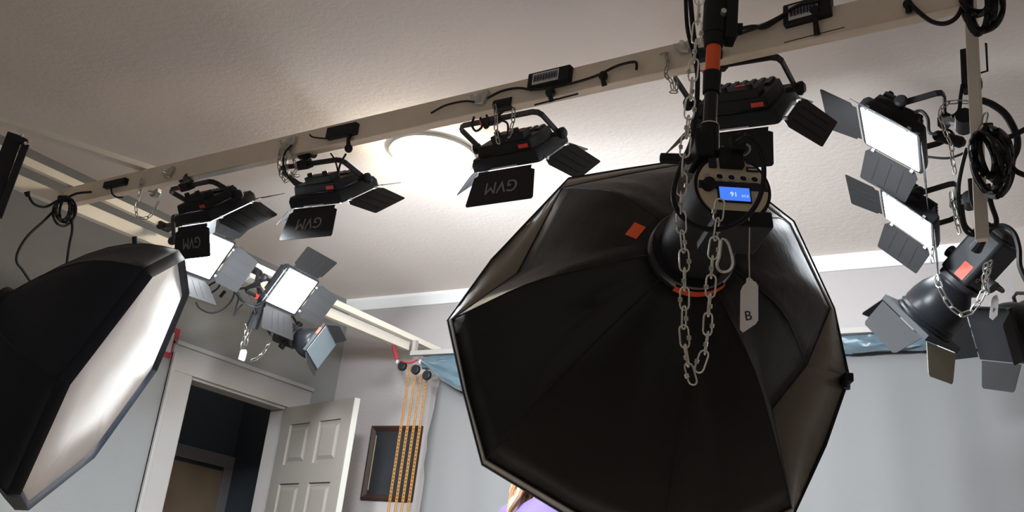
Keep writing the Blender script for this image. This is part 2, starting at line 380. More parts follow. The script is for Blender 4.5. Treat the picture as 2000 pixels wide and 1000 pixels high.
        for s in (-1, 1):
            b = MB(); b.lathe([(.0, 0), (.017, 0), (.019, .006), (.019, .014), (.012, .02), (.0, .021)], 14, pv+e*s*1.02, np.array([(0, 0, s), (0, 1, 0), (-s, 0, 0)], float).T if False else np.array([(0, 0, s), (0, 1, 0), (s*1., 0, 0)], float).T)
            b.cyl(pv+e*s*.82, pv+e*s*1.02, .008, None, 10); b.build('pivot_knob', m_black, P)
        MB().box(pv-e*.35+d*Ly, (.012, .0225, .0225)).build('red_band', m_red, P)
        YM[len(YM)] = np.array(P.location)+k*R@(pv+d*Ly)
        if hang is not None:                           # block that clamps the yoke to beam or post
            hl = np.linalg.inv(R)@(np.array(hang)-np.array(pos)-EYE)/k
            a0 = pv+d*Ly+np.array([-.02, 0, 0])
            b = MB(); b.tube([a0, a0+(hl-a0)*.5, hl], [.014, .012, .016], 8); b.box(a0, (.05, .03, .03)); b.cyl(hl-np.array([.03, 0, 0]), hl+np.array([.03, 0, 0]), .02, None, 12)
            b.build('mounting_clamp', m_black, P)
    return P
p3 = led_panel((-1.644, 2.369, 1.396), (1, -.015, -.009), (.017, .724, .689), 2.26, .127, (.72, .55, .68, .61), 'black led panel lamp under the beam just right of the ceiling lamp', hang=atz(985, 205, ZB-.03))
p2 = led_panel((-2.396, 2.339, 1.346), (.999, -.005, -.042), (.031, .764, .645), 2.33, .129, (.78, .2, .43, .5), 'black led panel lamp with a brightly lit side arm, left of the ceiling lamp', hang=atz(600, 300, ZB-.03))
p1 = led_panel((-2.865, 2.224, 1.295), (.986, -.146, -.083), (.163, .709, .686), 2.26, .105, (1.09, .2, .55, .9), 'black led panel lamp at the left end of the beam overlapping a glowing lamp', hang=atz(365, 348, ZB-.03))
p4 = led_panel((-.898, 2.342, 1.392), (.998, -.013, -.054), (.049, .657, .752), 2.15, .144, (.64, .55, .77, .54), 'large black led panel lamp partly behind the orange sleeved pole', hang=atz(1385, 105, ZB-.03))
post = lambda v: np.array([PXX-.03, 2.27, aty(1900, v, 2.27)[2]])
p5 = led_panel((-.613, 2.853, 1.511), (.165, -.986, .032), (.795, .114, -.596), .88, .119, (.1, 'edge', 'edge', .556), 'upper of the two glowing led panel lamps at the right', text_on=False, slots=True, hang=post(235))
p6 = led_panel((-.662, 3.313, 1.436), (.17, -.985, -.001), (.749, .13, -.65), .99, .118, (.2, 'edge', 'edge', .618), 'lower of the two glowing led panel lamps at the right', text_on=False, slots=True, hang=aty(1893, 392, 2.9))
p8 = led_panel((-3.485, 3.239, 1.373), (-.141, .989, .038), (-.56, -.048, -.827), .55, .13, (.15, .745, .61, .68), 'glowing led panel lamp facing right above the shop-tagged small chain', text_on=False, slots=True, hang=atx(500, 529, xr))
p7 = led_panel((-3.463, 2.68, 1.351), (-.18, .96, .1), (-.56, -.03, -.83), 2.3, .13, (.2, 1.109, .8, .95), 'glowing led panel lamp half hidden by a dark flap at left', text_on=False, slots=True, hang=(xr+.02, 2.7, 2.50))
p8['label'] = 'glowing led panel lamp fully in view at left, above the hanging tag'
# ---------------------------------------------------------------- spotlights with reflector and barn doors
def spot(pos, z, du, dv, k, label, doors, door_mats, sticker=True, hang=None, brand=False, fins=True):
    z = nrm(z); x = axis_from(z, du, dv); y = np.cross(z, x); R = np.array([x, y, z]).T
    P = empty('barn_door_spotlight', pos, R, label, 'spotlight', 'reflector spotlights with barn doors'); P.scale = (k, k, k)
    h = .1
    b = MB(); 
    b.rings([[(-h, -h, -.012), (h, -h, -.012), (h, h, -.012), (-h, h, -.012)], [(-h, -h, .006), (h, -h, .006), (h, h, .006), (-h, h, .006)], [(-.06, -.06, .012), (.06, -.06, .012), (.06, .06, .012), (-.06, .06, .012)]])
    b.build('door_frame', m_black, P, smooth=False)
    MB().lathe([(.06, .001), (.095, .004), (.098, .014), (.092, .02), (.096, .028), (.09, .036), (.093, .044), (.091, .075), (.084, .105), (.07, .135), (.058, .15), (.058, .162)], 40).build('reflector', m_refl, P)
    MB().lathe([(.062, .158), (.066, .162), (.066, .176), (.05, .178)], 32).build('reflector_collar', m_blackm, P)
    b = MB(); b.box((0, 0, .26), (.11, .12, .17)); b.box((0, 0, .355), (.085, .095, .03), taper=.8); hs = b.build('lamp_body', m_black, P, bevel=.012)
    b = MB(); b.box((.0562, -.011, .28), (.0012, .06, .064))
    for i in range(5): b.box((.0565, -.035+i*.012, .28), (.002, .004, .06))
    b.build('vent', m_cable, hs)
    MB().box((-.02, .0608, .21), (.035, .002, .05)).build('orange_label', m_orange2, hs)
    b = MB(); b.tube(smooth_path([(0, -.062, .20), (0, -.10, .20), (0, -.12, .24), (0, -.12, .32), (0, -.07, .36)], 5), .009, 8); b.build('handle', m_black, P)
    b = MB(); b.tube([(-.075, 0, .22), (-.075, -.09, .22), (-.06, -.11, .22), (.06, -.11, .22), (.075, -.09, .22), (.075, 0, .22)], .007, 6); b.build('yoke', m_blackm, P)
    for s in (-1, 1): MB().cyl((s*.055, 0, .22), (s*.095, 0, .22), .016, .02, 14).build('knob', m_black, P)
    if brand: text('Godox', .024, (-.0558, .025, .235), (0, 0, 1), (0, 1, 0), 'lettering', m_white, hs, .0006)
    for (side, a, ln), dmx in zip(doors, door_mats):
        cc, sn = math.cos(a), math.sin(a)
        ax, ou = {'x+': ((0, 1., 0), (1, 0, 0)), 'x-': ((0, 1., 0), (-1, 0, 0)), 'y+': ((1., 0, 0), (0, 1, 0)), 'y-': ((1., 0, 0), (0, -1, 0))}[side]
        ax = np.array(ax); ou = np.array(ou, float); h0 = ou*(h+.003)+np.array([0, 0, -.014]); ay = ou*cc+np.array([0, 0, -sn])
        b = MB(); b.prism([(-.09, 0), (.09, 0), (.075, ln-.008), (.067, ln), (-.067, ln), (-.075, ln-.008)] if ln < .11 else [(-.09, 0), (.09, 0), (.065, ln-.008), (.058, ln), (-.058, ln), (-.065, ln-.008)], .002, h0, ax, ay)
        b.build('barn_door', dmx, P)
    return P
sr = spot((-.655, 3.4, EYE[2]+1.085), (.71, -.25, .66), -59, -92, 1.07, 'black studio spotlight hanging under the right hand panels, with a chain looped across it',
     [('y-', .45, .09), ('x-', .8, .10), ('x+', 1.2, .09), ('y+', 1.3, .09)], [m_flapw, m_flapk, m_flap, m_flap], brand=True)
sr2 = spot(atd(1946, 652, 3.75), (.62, .60, .50), -26, -80, 1.05, 'dark studio spotlight cut off by the right picture edge',
     [('y-', 1.1, .1), ('x-', .5, .10), ('x+', 1.2, .09), ('y+', 1.1, .09)], [m_flap]*4)
sl = spot(atd(624, 677, 5.0), (-.93, -.2, .3), 45, -66, .86, 'dark studio spotlight with pale front filter pointing right below the glowing left panels',
     [('x-', .6, .06), ('x+', 1.1, .07)], [m_flap, m_flap])
MB().box((0, 0, -.0155), (.188, .188, .004)).build('front_filter', m_flapb, sl, bevel=.002)
MB().box((.045, -.1012, -.002), (.045, .002, .018)).build('orange_label', m_orange2, sl)
# ---------------------------------------------------------------- chains
def stadium(L, W_, n=6):
    o = []
    for sgn in (1, -1):
        for t in np.linspace(-90, 90, n):
            a = math.radians(t); o.append((sgn*(L/2-W_/2)+sgn*W_/2*math.cos(a), sgn*W_/2*math.sin(a), 0))
    return o
_links = {}
def link_mesh(L, r, knot, m):
    key = (round(L, 4), round(r, 5), knot, m.name)
    if key not in _links:
        b = MB(); b.tube(stadium(L, L*.40, 6 if knot else 4), r, 7 if knot else 5, closed=True)
        if knot:
            for q in (-.6, .9, 2.4):
                b.tube([(q*r+L*.02, 1.9*r*math.cos(t)+L*.20, 1.9*r*math.sin(t)) for t in np.linspace(0, 2*PI, 9)[:-1]], r*.8, 5, closed=True)
        o = b.build('link', m); _links[key] = o.data; bpy.data.objects.remove(o)
    return _links[key]
def chain(path, L, r, label, group=None, knot=False, m=None, name='chain', twist=50, cl=False):
    P = smooth_path(path, 10); 
    d = [0]
    for i in range(1, len(P)): d.append(d[-1]+np.linalg.norm(P[i]-P[i-1]))
    step = L*.82; n = max(2, int(d[-1]/step)); root = empty(name, P[0], None, label, 'chain', group)
    me = link_mesh(L, r, knot, m or (m_metal if knot else m_metal3))
    def at(s):
        s = min(max(s, 0), d[-1]); i = min(np.searchsorted(d, s), len(P)-1); i = max(i, 1)
        t = (s-d[i-1])/max(d[i]-d[i-1], 1e-9); return P[i-1]+(P[i]-P[i-1])*t
    for k in range(n):
        c = at((k+.5)*step); t = nrm(at((k+.5)*step+L*.4)-at((k+.5)*step-L*.4)+1e-9)
        u = nrm(np.cross(t, nrm(EYE-c))); v = np.cross(t, u); a = math.radians(k*90+twist+random.uniform(-12, 12))
        y = u*math.cos(a)+v*math.sin(a); z = np.cross(t, y); o = bpy.data.objects.new('link', me); COL.objects.link(o)
        c = c-P[0]; o.parent = root
        o.matrix_local = Matrix([[t[0], y[0], z[0], c[0]], [t[1], y[1], z[1], c[1]], [t[2], y[2], z[2], c[2]], [0, 0, 0, 1]])
    return root
def carabiner(pts, r, label, m=None):
    root = empty('carabiner', pts[0], None, label, 'carabiner')
    p = [q-pts[0] for q in pts]
    MB().tube(smooth_path(p[:-1], 6), r, 8).build('hook_body', m or m_metal, root)
    MB().tube([p[-2], p[-1], p[0]], r*.7, 8).build('gate', m or m_metal, root)
    return root
dpt = lambda d: (lambda u, v, e=0: atd(u, v, d+e))
D = dpt(1.60)
chain([D(1368, -30), D(1362, 50), D(1357, 105), D(1352, 160), D(1345, 230), D(1337, 300), D(1331, 370), D(1331, 440), D(1336, 500), D(1337, 580), D(1336, 650), D(1345, 715), D(1361, 768, .005)], .037, .00150,
      'long steel chain hanging in front of the big black softbox from above', knot=True, twist=15)
chain([D(1406, 392), D(1402, 430), D(1392, 500), D(1388, 560), D(1383, 620), D(1378, 680), D(1358, 738, -.004)], .037, .00150,
      'shorter steel chain hung from the blue display down to the lowest link', knot=True, twist=15)
D = dpt(1.585)
carabiner([D(1408, 470), D(1405, 500), D(1400, 517), D(1408, 530), D(1424, 528), D(1431, 512), D(1424, 480), D(1417, 468), D(1411, 466)], .0024, 'steel carabiner clipped into the chain beside the orange ring')
# ---------------------------------------------------------------- pole in front of the beam
pc = atd(1385, 262, 1.72)
def pole_z(v): 
    lo, hi = 0., 4.
    for _ in range(40):
        m_ = (lo+hi)/2
        if px((pc[0], pc[1], m_))[1] > v: lo = m_
        else: hi = m_
    return lo
tp = empty('hanging_pole', (pc[0], pc[1], pole_z(265)), None, 'vertical black pole with orange sleeve that carries the big softbox', 'pole')
Z0 = pole_z(265)
def pcyl(v0, v1, r, name, m, parent=tp, r2=None): return MB().cyl((0, 0, pole_z(v0)-Z0), (0, 0, pole_z(v1)-Z0), r, r2, 24).build(name, m, parent)
MB().cyl((0, 0, 0), (0, 0, ZC-Z0), .0118, None, 24).build('pole_tube', mat('pole_gloss_black', (.012, .012, .013), .22), tp)
pcyl(146, 90, .0122+.0008, 'orange_sleeve', m_orange)
pcyl(182, 143, .0152, 'locking_collar', m_black, r2=.0162)
pcyl(300, 246, .019, 'socket', m_black, r2=.0165)
pcyl(248, 243, .0150, 'socket_ring', m_metal)
b = MB(); b.cyl((0, 0, pole_z(92)-Z0), (0, 0, pole_z(70)-Z0), .017, .021, 20); b.cyl((0, 0, pole_z(70)-Z0), (0, 0, pole_z(-30)-Z0), .0215, .0215, 20)
b.build('clamp_head', m_black, tp, bevel=.002)
ur = nrm(M@np.array([1., 0, 0])*np.array([1, 1, 0])); uf = np.cross((0, 0, 1), ur)
Rp = np.array([ur, uf, (0, 0, 1)]).T
MB().box(ur*.027+np.array([0, 0, pole_z(40)-Z0]), (.022, .034, .085), Rp).build('clamp_block', m_black, tp, bevel=.003)
MB().cyl(ur*.027+np.array([0, 0, pole_z(52)-Z0]), ur*.048+np.array([0, 0, pole_z(52)-Z0]), .009, .011, 14).build('clamp_knob', m_black, tp)
MB().cyl(-uf*.03+ur*.01+np.array([0, 0, pole_z(38)-Z0]), -uf*.012+ur*.01+np.array([0, 0, pole_z(38)-Z0]), .005, .005, 12).build('screw', m_metal, tp)
# ---------------------------------------------------------------- studio flash head on the pole
mb, mf = atd(1432, 366, 1.655), atd(1352, 492, 1.86)
za = nrm(mf-mb); xa = axis_from(za, 1, .055); ya = np.cross(za, xa)       # xa right, ya down in view, za away
Rm = np.array([xa, ya, za]).T
fl = empty('flash_head', mb, Rm, 'black flash head with blue display behind the big softbox', 'flash head')
Lm = float(np.linalg.norm(mf-mb))
b = MB(); b.lathe([(.0, .004), (.060, .004), (.0655, .002), (.0665, .01), (.0665, Lm*.8), (.062, Lm)], 48); b.build('lamp_body', m_black, fl)
b = MB(); b.box((.012, .056, .05), (.10, .03, .10)); b.build('lower_housing', m_black, fl, bevel=.004)
b = MB(); b.cyl((0, 0, .0005), (0, 0, .005), .0595, .0595, 56); pan = b.build('control_panel', m_khaki, fl, smooth=True)
def face(name, m, c, sz, parent=pan, bev=0): return MB().box((c[0], c[1], -.001-sz[2]/2+.001), sz).build(name, m, parent, bevel=bev)
MB().prism([(-.0575, -.006), (.0577, -.006), (.0592, .0085), (-.0592, .0085)], .0012, (0, -.004, -.0002), (1, 0, 0), (0, 1, 0)).build('button_band', m_ink, pan)
def pp(u, v):                                          # picture point on the control panel, in panel coordinates
    r = ray(u, v); t = ((mb-EYE)@za)/(r@za); q = EYE+r*t-mb; return float(q@xa), float(q@ya)
lc = pp(1434, 381); 
b = MB(); b.box((lc[0], lc[1], -.0012), (.057, .030, .003)); scr = b.build('display_bezel', m_black, pan, bevel=.001)
MB().box((lc[0], lc[1], -.0032), (.051, .0245, .0015)).build('display', m_lcd, scr)
text('91', .0125, (lc[0]-.002, lc[1]+.0015, -.0042), (1, 0, 0), (0, -1, 0), 'digits', m_lcdt, scr, .0002)
text('1/1.3', .0062, (lc[0]+.0165, lc[1]+.0035, -.0042), (1, 0, 0), (0, -1, 0), 'digits', m_lcdt, scr, .0002)
for u, v in ((1405, 346), (1428, 348), (1451, 350), (1473, 352)):
    c = pp(u, v); MB().tube([(c[0]+.0068*math.cos(t), c[1]+.0056*math.sin(t), -.0022) for t in np.linspace(0, 2*PI, 25)[:-1]], .0011, 6, closed=True).build('button_ring', m_label, pan)
    MB().cyl((c[0], c[1], 0), (c[0], c[1], -.002), .0056, .005, 18).build('button', m_black, pan)
c = pp(1381, 344); MB().cyl((c[0], c[1], 0), (c[0], c[1], -.003), .006, .0045, 16).build('white_button', m_white, pan)
c = pp(1388, 351); MB().cyl((c[0], c[1], 0), (c[0], c[1], -.004), .0022, .002, 10).build('red_light', m_redled, pan)
c = pp(1382, 363); MB().lathe([(.0, -.014), (.0095, -.014), (.0105, -.012), (.0108, 0), (.0, 0)], 20, (c[0], c[1], 0)).build('dial', m_black, pan)
c = pp(1391, 320); MB().box((c[0], c[1], -.002), (.013, .017, .005)).build('rocker_switch', m_ink, pan, bevel=.001)
c = pp(1462, 315); MB().cyl((c[0], c[1], 0), (c[0], c[1], -.002), .0062, .0062, 16).build('socket', m_ink, pan)
c = pp(1469, 332); MB().box((c[0], c[1], -.001), (.021, .0085, .002)).build('usb_port', m_ink, pan)
MB().box((c[0], c[1]+.0005, -.0022), (.015, .0025, .001)).build('usb_tongue', m_label, pan)
c = pp(1479, 387); MB().box((c[0], c[1], -.001), (.008, .012, .002)).build('port_label', m_label, pan)
c = pp(1426, 313); MB().box((c[0], c[1], -.006), (.040, .036, .014)).build('power_socket', m_black, pan, bevel=.002)
# plug and its lead
b = MB(); c2 = pp(1434, 292); b.box((c2[0], c2[1], -.016), (.024, .03, .018)); b.tube([(c2[0]+.004, c2[1]-.012, -.016), (c2[0]+.012, c2[1]-.024, -.02)], [.008, .005], 10); b.build('plug', m_black, fl, bevel=.003)
# tilting bracket, bars and speed ring
b = MB(); t0 = pp(1378, 285); b.box((t0[0], t0[1]-.006, .03), (.032, .05, .06)); b.tube([(t0[0], t0[1]-.02, .03), (t0[0]+.004, t0[1]-.05, .03)], .014, 12)
b.build('tilt_bracket', m_black, fl, bevel=.004)
h0 = np.linalg.inv(Rm)@(atd(1290, 309, 1.74)-mb); h1 = np.linalg.inv(Rm)@(atd(1352, 311, 1.72)-mb)
MB().cyl(h0, h1, .0095, .0095, 14).build('tilt_lever', m_black, fl, bevel=.002)
b = MB(); b.lathe([(.079, Lm-.012), (.083, Lm-.004), (.083, Lm+.012), (.076, Lm+.018), (.070, Lm+.01), (.070, Lm-.008)], 56)
b.build('speed_ring', m_ringglass, fl)
b = MB(); n_ = 16
for rr_ in (0,):
    rs = []
    for t in np.linspace(50, 118, n_):
        a = math.radians(t); rs.append([(r*math.cos(a), r*math.sin(a), Lm+z) for r, z in ((.0845, -.006), (.0845, .012), (.086, .012), (.086, -.006))])
    b.rings(rs)
b.build('orange_ring_mark', m_orange, fl)
# clear plastic dome cover glinting at left of the speed ring
# power lead looping round the head and up the pole
D = dpt(1.60)
cable('power_lead', [D(1440, 278, .03), D(1452, 270), D(1470, 272), D(1486, 295), D(1492, 335), D(1487, 375), D(1470, 410), D(1440, 436), D(1400, 448), D(1360, 442), D(1330, 420), D(1316, 392), D(1318, 360), D(1332, 320), D(1352, 270, .05), D(1361, 200, .07), D(1362, 120, .07), D(1354, 60, .06), D(1347, -20, .05), D(1347, -60, .05)],
      .0042, 'black power lead looping round the flash head and up beside the pole', n=8, seg=10)
cable('power_lead', [D(1362, 150, .09), D(1356, 110, .08), D(1342, 50, .07), D(1338, -60, .07)], .0035, 'second thin black lead running up left of the orange sleeve', n=8)
# paper tag on a string
D = dpt(1.63)
st_ = tag(MB().tube([D(1462, 418), D(1464, 450), D(1463, 500), D(1464, 548)], .0011, 6).build('tag_string', m_string), 'thin cotton string hanging from the flash head above the tag', 'string')
xt, yt = nrm(D(1480, 600)-D(1450, 603)), nrm(D(1464, 560)-D(1464, 640))
o = D(1463, 598); pt2 = lambda u, v: (float((D(u, v)-o)@xt), float((D(u, v)-o)@yt))
tg = empty('paper_tag', o, frame(xt, yt), 'white paper tag lettered B hanging in front of the big black softbox', 'tag')
MB().prism([pt2(*q) for q in ((1445, 642), (1451, 648), (1476, 634), (1481, 627), (1481, 560), (1476, 552), (1472, 550), (1464, 541), (1458, 544), (1457, 552), (1450, 558), (1446, 568))], .0012, (0, 0, 0), (1, 0, 0), (0, 1, 0)).build('card', m_cardB, tg)
bq = pt2(1461, 617); text('B', .022, (bq[0], bq[1], .0012), (1, .05, 0), (-.05, 1, 0), 'lettering', m_ink, tg, .0002)
# ---------------------------------------------------------------- big black octagonal softbox
OP = EYE+np.array([-.931, 1.947, .619]); OZ = nrm((-.567, .815, -.12))
def onplane(u, v, off):
    q = OP+OZ*off-EYE; r = ray(u, v); return EYE+r*((q@OZ)/(r@OZ))
sb = empty('octagonal_softbox', mf, None, 'big black octagonal softbox seen from behind, filling the middle of the picture', 'softbox')
rim = [(1656, 738), (1610, 870), (1549, 1002), (1425, 1068), (1292, 1085), (1118, 1010), (944, 905), (908, 765), (877, 626), (962, 508), (1112, 350), (1222, 332), (1335, 315), (1445, 352), (1549, 434), (1627, 603)]
midp = [(1575, 712), (1506, 800), (1545, 992), (1420, 1050), (1289, 1075), (1122, 998), (950, 897), (913, 765), (884, 624), (1010, 535), (1098, 368), (1222, 342), (1335, 322), (1441, 362), (1541, 440), (1620, 604)]
rimP = [onplane(u, v, 0) for u, v in rim]; midP = [onplane(u, v, -.085) for u, v in midp]
ring_c = mf+OZ*.012
rx = nrm(np.cross(OZ, (0, 0, 1))); ry = np.cross(OZ, rx)
def upring(k, p):                                      # ring point facing rim point k
    d = p-ring_c; d = d-OZ*(d@OZ); return ring_c+nrm(d)*.074
cols_ = []; NS = 10; sub_ = 4; NP = 16*sub_
def interp(A, t):                                      # straight between listed points, softened
    i = int(t) % 16; f = t-int(t); return A[i]*(1-f)+A[(i+1) % 16]*f
G = []
for k in range(NP):
    t = k/sub_; mpnt = interp(midP, t); rp = upring(0, mpnt); col = []
    corner = abs(((t/2) % 1)-.5)*2                     # 1 at a rib, 0 between ribs
    for j in range(NS+1):
        s = j/NS; p = rp*(1-s)+mpnt*s
        bow = math.sin(PI*s)*(.050 if True else 0)
        out = nrm((mpnt-OP)-OZ*((mpnt-OP)@OZ))
        p = p-OZ*bow*.9+out*bow*.1+OZ*math.sin(PI*s)*.022*(1-corner)**1.3
        p = p+OZ*.006*math.sin(7*t+9*s)*math.sin(PI*s)
        col.append(p-mf)
    G.append(col)
b = MB(); b.grid([G[k % NP] for k in range(NP+1)]); shell = b.build('rear_shell', m_fab, sb, solid=.003)
G2 = []
for k in range(NP):
    t = k/sub_; a, c = interp(midP, t), interp(rimP, t); G2.append([a-mf, (a+c)/2-mf-OZ*.004, c-mf])
b = MB(); b.grid([G2[k % NP] for k in range(NP+1)]); b.build('rim_panel', m_fab2, sb, solid=.003)
b = MB(); b.tube([interp(rimP, k/2)-mf for k in range(32)], .0055, 6, closed=True); b.build('rim_piping', m_black, sb)
b = MB(); b.tube([interp(midP, k/2)-mf-OZ*.002 for k in range(32)], .0022, 6, closed=True); b.build('seam', m_black, sb)
for k in range(8):                                     # ribs show as seams on the shell
    MB().tube([q-OZ*.001 for q in G[k*2*sub_]], .0022, 6).build('rib', m_fab, sb)
b = MB(); cen = sum(rimP)/16
b.add([cen-mf+OZ*.012]+[p*1-mf+OZ*.004+(cen-p)*.05 for p in rimP], [(0, i+1, (i+1) % 16+1) for i in range(16)]); b.build('front_diffuser', m_diff, sb, solid=.002, smooth=False)
b = MB(); q = onplane(1652, 742, -.02)-mf; b.box(q, (.02, .02, .045), np.array([rx, ry, OZ]).T); b.box(q+ry*.01, (.012, .03, .02)); b.build('rib_end_toggle', m_black, sb, bevel=.003)
sq = [onplane(u, v, 0) for u, v in ((1240, 434), (1262, 444), (1243, 467), (1221, 458))]
# orange tape sits on the shell
def on_shell(u, v):
    best = None; r = nrm(ray(u, v)); oo = EYE-mf
    for k in range(NP):
        for j in range(NS):
            q = [G[k][j], G[(k+1) % NP][j], G[(k+1) % NP][j+1], G[k][j+1]]
            for tri in ((0, 1, 2), (0, 2, 3)):
                A, B, C = q[tri[0]], q[tri[1]], q[tri[2]]; n_ = np.cross(B-A, C-A); dn = n_@r
                if abs(dn) < 1e-12: continue
                t = ((A-oo)@n_)/dn; p = oo+r*t
                if t <= 0: continue
                if all(np.cross(E-S, p-S)@n_ >= -1e-12 for S, E in ((A, B), (B, C), (C, A))):
                    if best is None or t < best[0]: best = (t, p, r)
    return best[1]-best[2]*.004 if best else None
tp4 = [on_shell(u, v) for u, v in ((1240, 434), (1262, 444), (1243, 467), (1221, 458))]
if all(p is not None for p in tp4): MB().quadthick(tp4, .0012).build('orange_tape', m_orange, sb, smooth=False)
# ---------------------------------------------------------------- softbox at left, white front towards the room
LP_, LX, LYv = EYE+np.array([-2.776, 1.92, .578]), nrm((.42, .063, .905)), np.array([-.637, .732, .244]); LZ = nrm((-.647, -.679, .347))
def onl(u, v, off=0):
    q = LP_+LZ*off-EYE; r = ray(u, v); return EYE+r*((q@LZ)/(r@LZ))
inner = [(348, 514), (357, 578), (297, 722), (180, 884), (57, 980), (42, 950), (134, 746), (286, 548)]
sL = empty('octagonal_softbox', LP_, None, 'black octagonal softbox at the left with its white cloth front turned to the room', 'softbox')
IN = [onl(*q)-LP_ for q in inner]; c0 = sum(IN)/8
OUT = [c0+(p-c0)*1.05-LZ*.012 for p in IN]
OUT2 = [c0+(p-c0)*1.085+LZ*.02 for p in IN]
def subdiv(A, n=5, rnd=.0): return [A[i]*(1-j/n)+A[(i+1) % 8]*j/n for i in range(8) for j in range(n)]
b = MB(); S = subdiv([p+LZ*.004 for p in IN])
b.add([c0+LZ*.014]+[c0*.5+p*.5+LZ*.006 for p in S]+S, [(0, i+1, (i+1) % 40+1) for i in range(40)]+[(1+i, 1+(i+1) % 40, 41+(i+1) % 40, 41+i) for i in range(40)])
b.build('front_diffuser', m_diff, sL, solid=.002)
b = MB(); b.rings([subdiv([p+LZ*.006 for p in IN]), subdiv(OUT), subdiv(OUT2)], cap=False); b.build('front_lip', m_fabL, sL, solid=.003)
b = MB(); rs = []
ringL = c0+LZ*.40
for j in range(9):
    s = j/8; row = []
    for i, p in enumerate(subdiv(OUT2)):
        d = p-c0; d = nrm(d-LZ*(d@LZ)); q = p*(1-s)+(ringL+d*.08)*s
        cor = abs(((i/5+.5) % 1)-.5)*2; cor = 1-cor if False else cor
        q = q+d*math.sin(PI*s)*.085-d*.018*math.sin(PI*s)*(1-abs(1-2*((i/5) % 1)))
        row.append(q)
    rs.append(row)
b.rings(rs, cap=False); b.build('rear_shell', m_fabL, sL, solid=.003)
for k in range(8): MB().tube([rs[j][k*5] for j in range(9)], .003, 6).build('rib', m_black, sL)
MB().lathe([(.085, -.01), (.09, 0), (.09, .02), (.07, .03)], 32, ringL, frame(np.cross((0, 0, 1), LZ), np.cross(LZ, np.cross((0, 0, 1), LZ)))).build('speed_ring', m_black, sL)
hL = LP_+ringL; fh = empty('flash_head', hL+LZ*.03, frame(np.cross((0, 0, 1), LZ), np.cross(LZ, np.cross((0, 0, 1), LZ))), 'black flash head behind the left softbox, outside the picture edge', 'flash head')
MB().lathe([(.0, 0), (.062, 0), (.066, .02), (.066, .24), (.05, .26), (.0, .26)], 32).build('lamp_body', m_black, fh)
hh = hL+LZ*.15
ls_ = empty('light_stand', (hh[0], hh[1], 0), None, 'black stand under the left softbox, outside the picture', 'stand')
MB().cyl((0, 0, .02), (0, 0, hh[2]-.068), .0125, None, 16).build('pole', m_blackm, ls_)
for k in range(3): a = k*2*PI/3; MB().bar((.02*math.cos(a), .02*math.sin(a), .35), (.45*math.cos(a), .45*math.sin(a), .012), .02, .012).build('leg', m_blackm, ls_)
# ---------------------------------------------------------------- backdrop, its roll and bar
YBR, YBC = 4.36*KS, 4.34*KS; yb = 4.42*KS; zr = EYE[2]+1.335*KS
xl = aty(836, 780, yb)[0]; xrr = -.32
G = []
for i in range(61):
    x = xl+(xrr-xl)*i/60; col = []
    for j in range(34):
        if j < 26: z = zr-.02-(zr-.32)*j/25; y = yb+.064
        else: a = (j-26)/7; z = .30*(1-a)**2+.006; y = yb+.064-.9*a*a-.05*a
        y += .010*math.sin(x*7+.5*math.sin(z*3))+.006*math.sin(x*23+z*2) if j > 1 else 0
        col.append((x+(.012*math.sin(z*9)+.006*math.sin(z*31))*(i == 0), y, z))
    G.append(col)
b = MB(); b.grid(G); tag(b.build('backdrop_sheet', m_back, solid=.002), 'white cloth backdrop hanging behind the big softbox down to the floor', 'backdrop')
rl = empty('fabric_roll', (xl-.06, yb, zr), None, 'teal satin cloth rolled on a tube above the white backdrop', 'fabric roll')
b = MB(); rs = []; xs_ = np.linspace(0, xrr-xl+.1, 90)
for x in xs_:
    rs.append([(x, (.045+.006*math.sin(3*k+x*18)+.004*math.sin(x*41+k*2))*math.cos(2*PI*k/20), (.045+.006*math.sin(2*k+x*23)+.004*math.sin(x*37+k))*math.sin(2*PI*k/20)) for k in range(20)])
b.rings(rs); b.build('rolled_cloth', m_teal, rl)
def sagline(x): return max(0, 1-((x-.52)/.55)**2)
G = []
for i in range(40):
    x = .03+i/39*.95; sag = .215*max(0, 1-abs((x-.50)/.48)**2.0); col = []
    for j in range(14):
        s = j/13; z = -.01-sag*s-.0; y = -.060-.012*math.sin(PI*s)-.013*math.sin(s*15+abs(x-.5)*9)*s**.5-.008*math.sin(x*34+s*9)
        col.append((x, y, z))
    G.append(col)
b = MB(); b.grid(G); b.build('loose_swag', m_teal, rl, solid=.002)
MB().cyl((-.035, 0, 0), (.01, 0, 0), .02, .02, 16).build('tube_end', m_label, rl)
pb0 = aty(803, 693, YBR); wb = empty('white_bar', (pb0[0], YBR, EYE[2]+1.372*KS), None, 'square white bar running just above the teal cloth roll', 'bar')
MB().box(((xrr-pb0[0])/2, 0, 0), (xrr-pb0[0], .03, .03)).build('bar_tube', m_trim, wb, bevel=.002)
MB().box((.02, 0, .045), (.026, .026, .07)).build('upright', m_trim, wb)
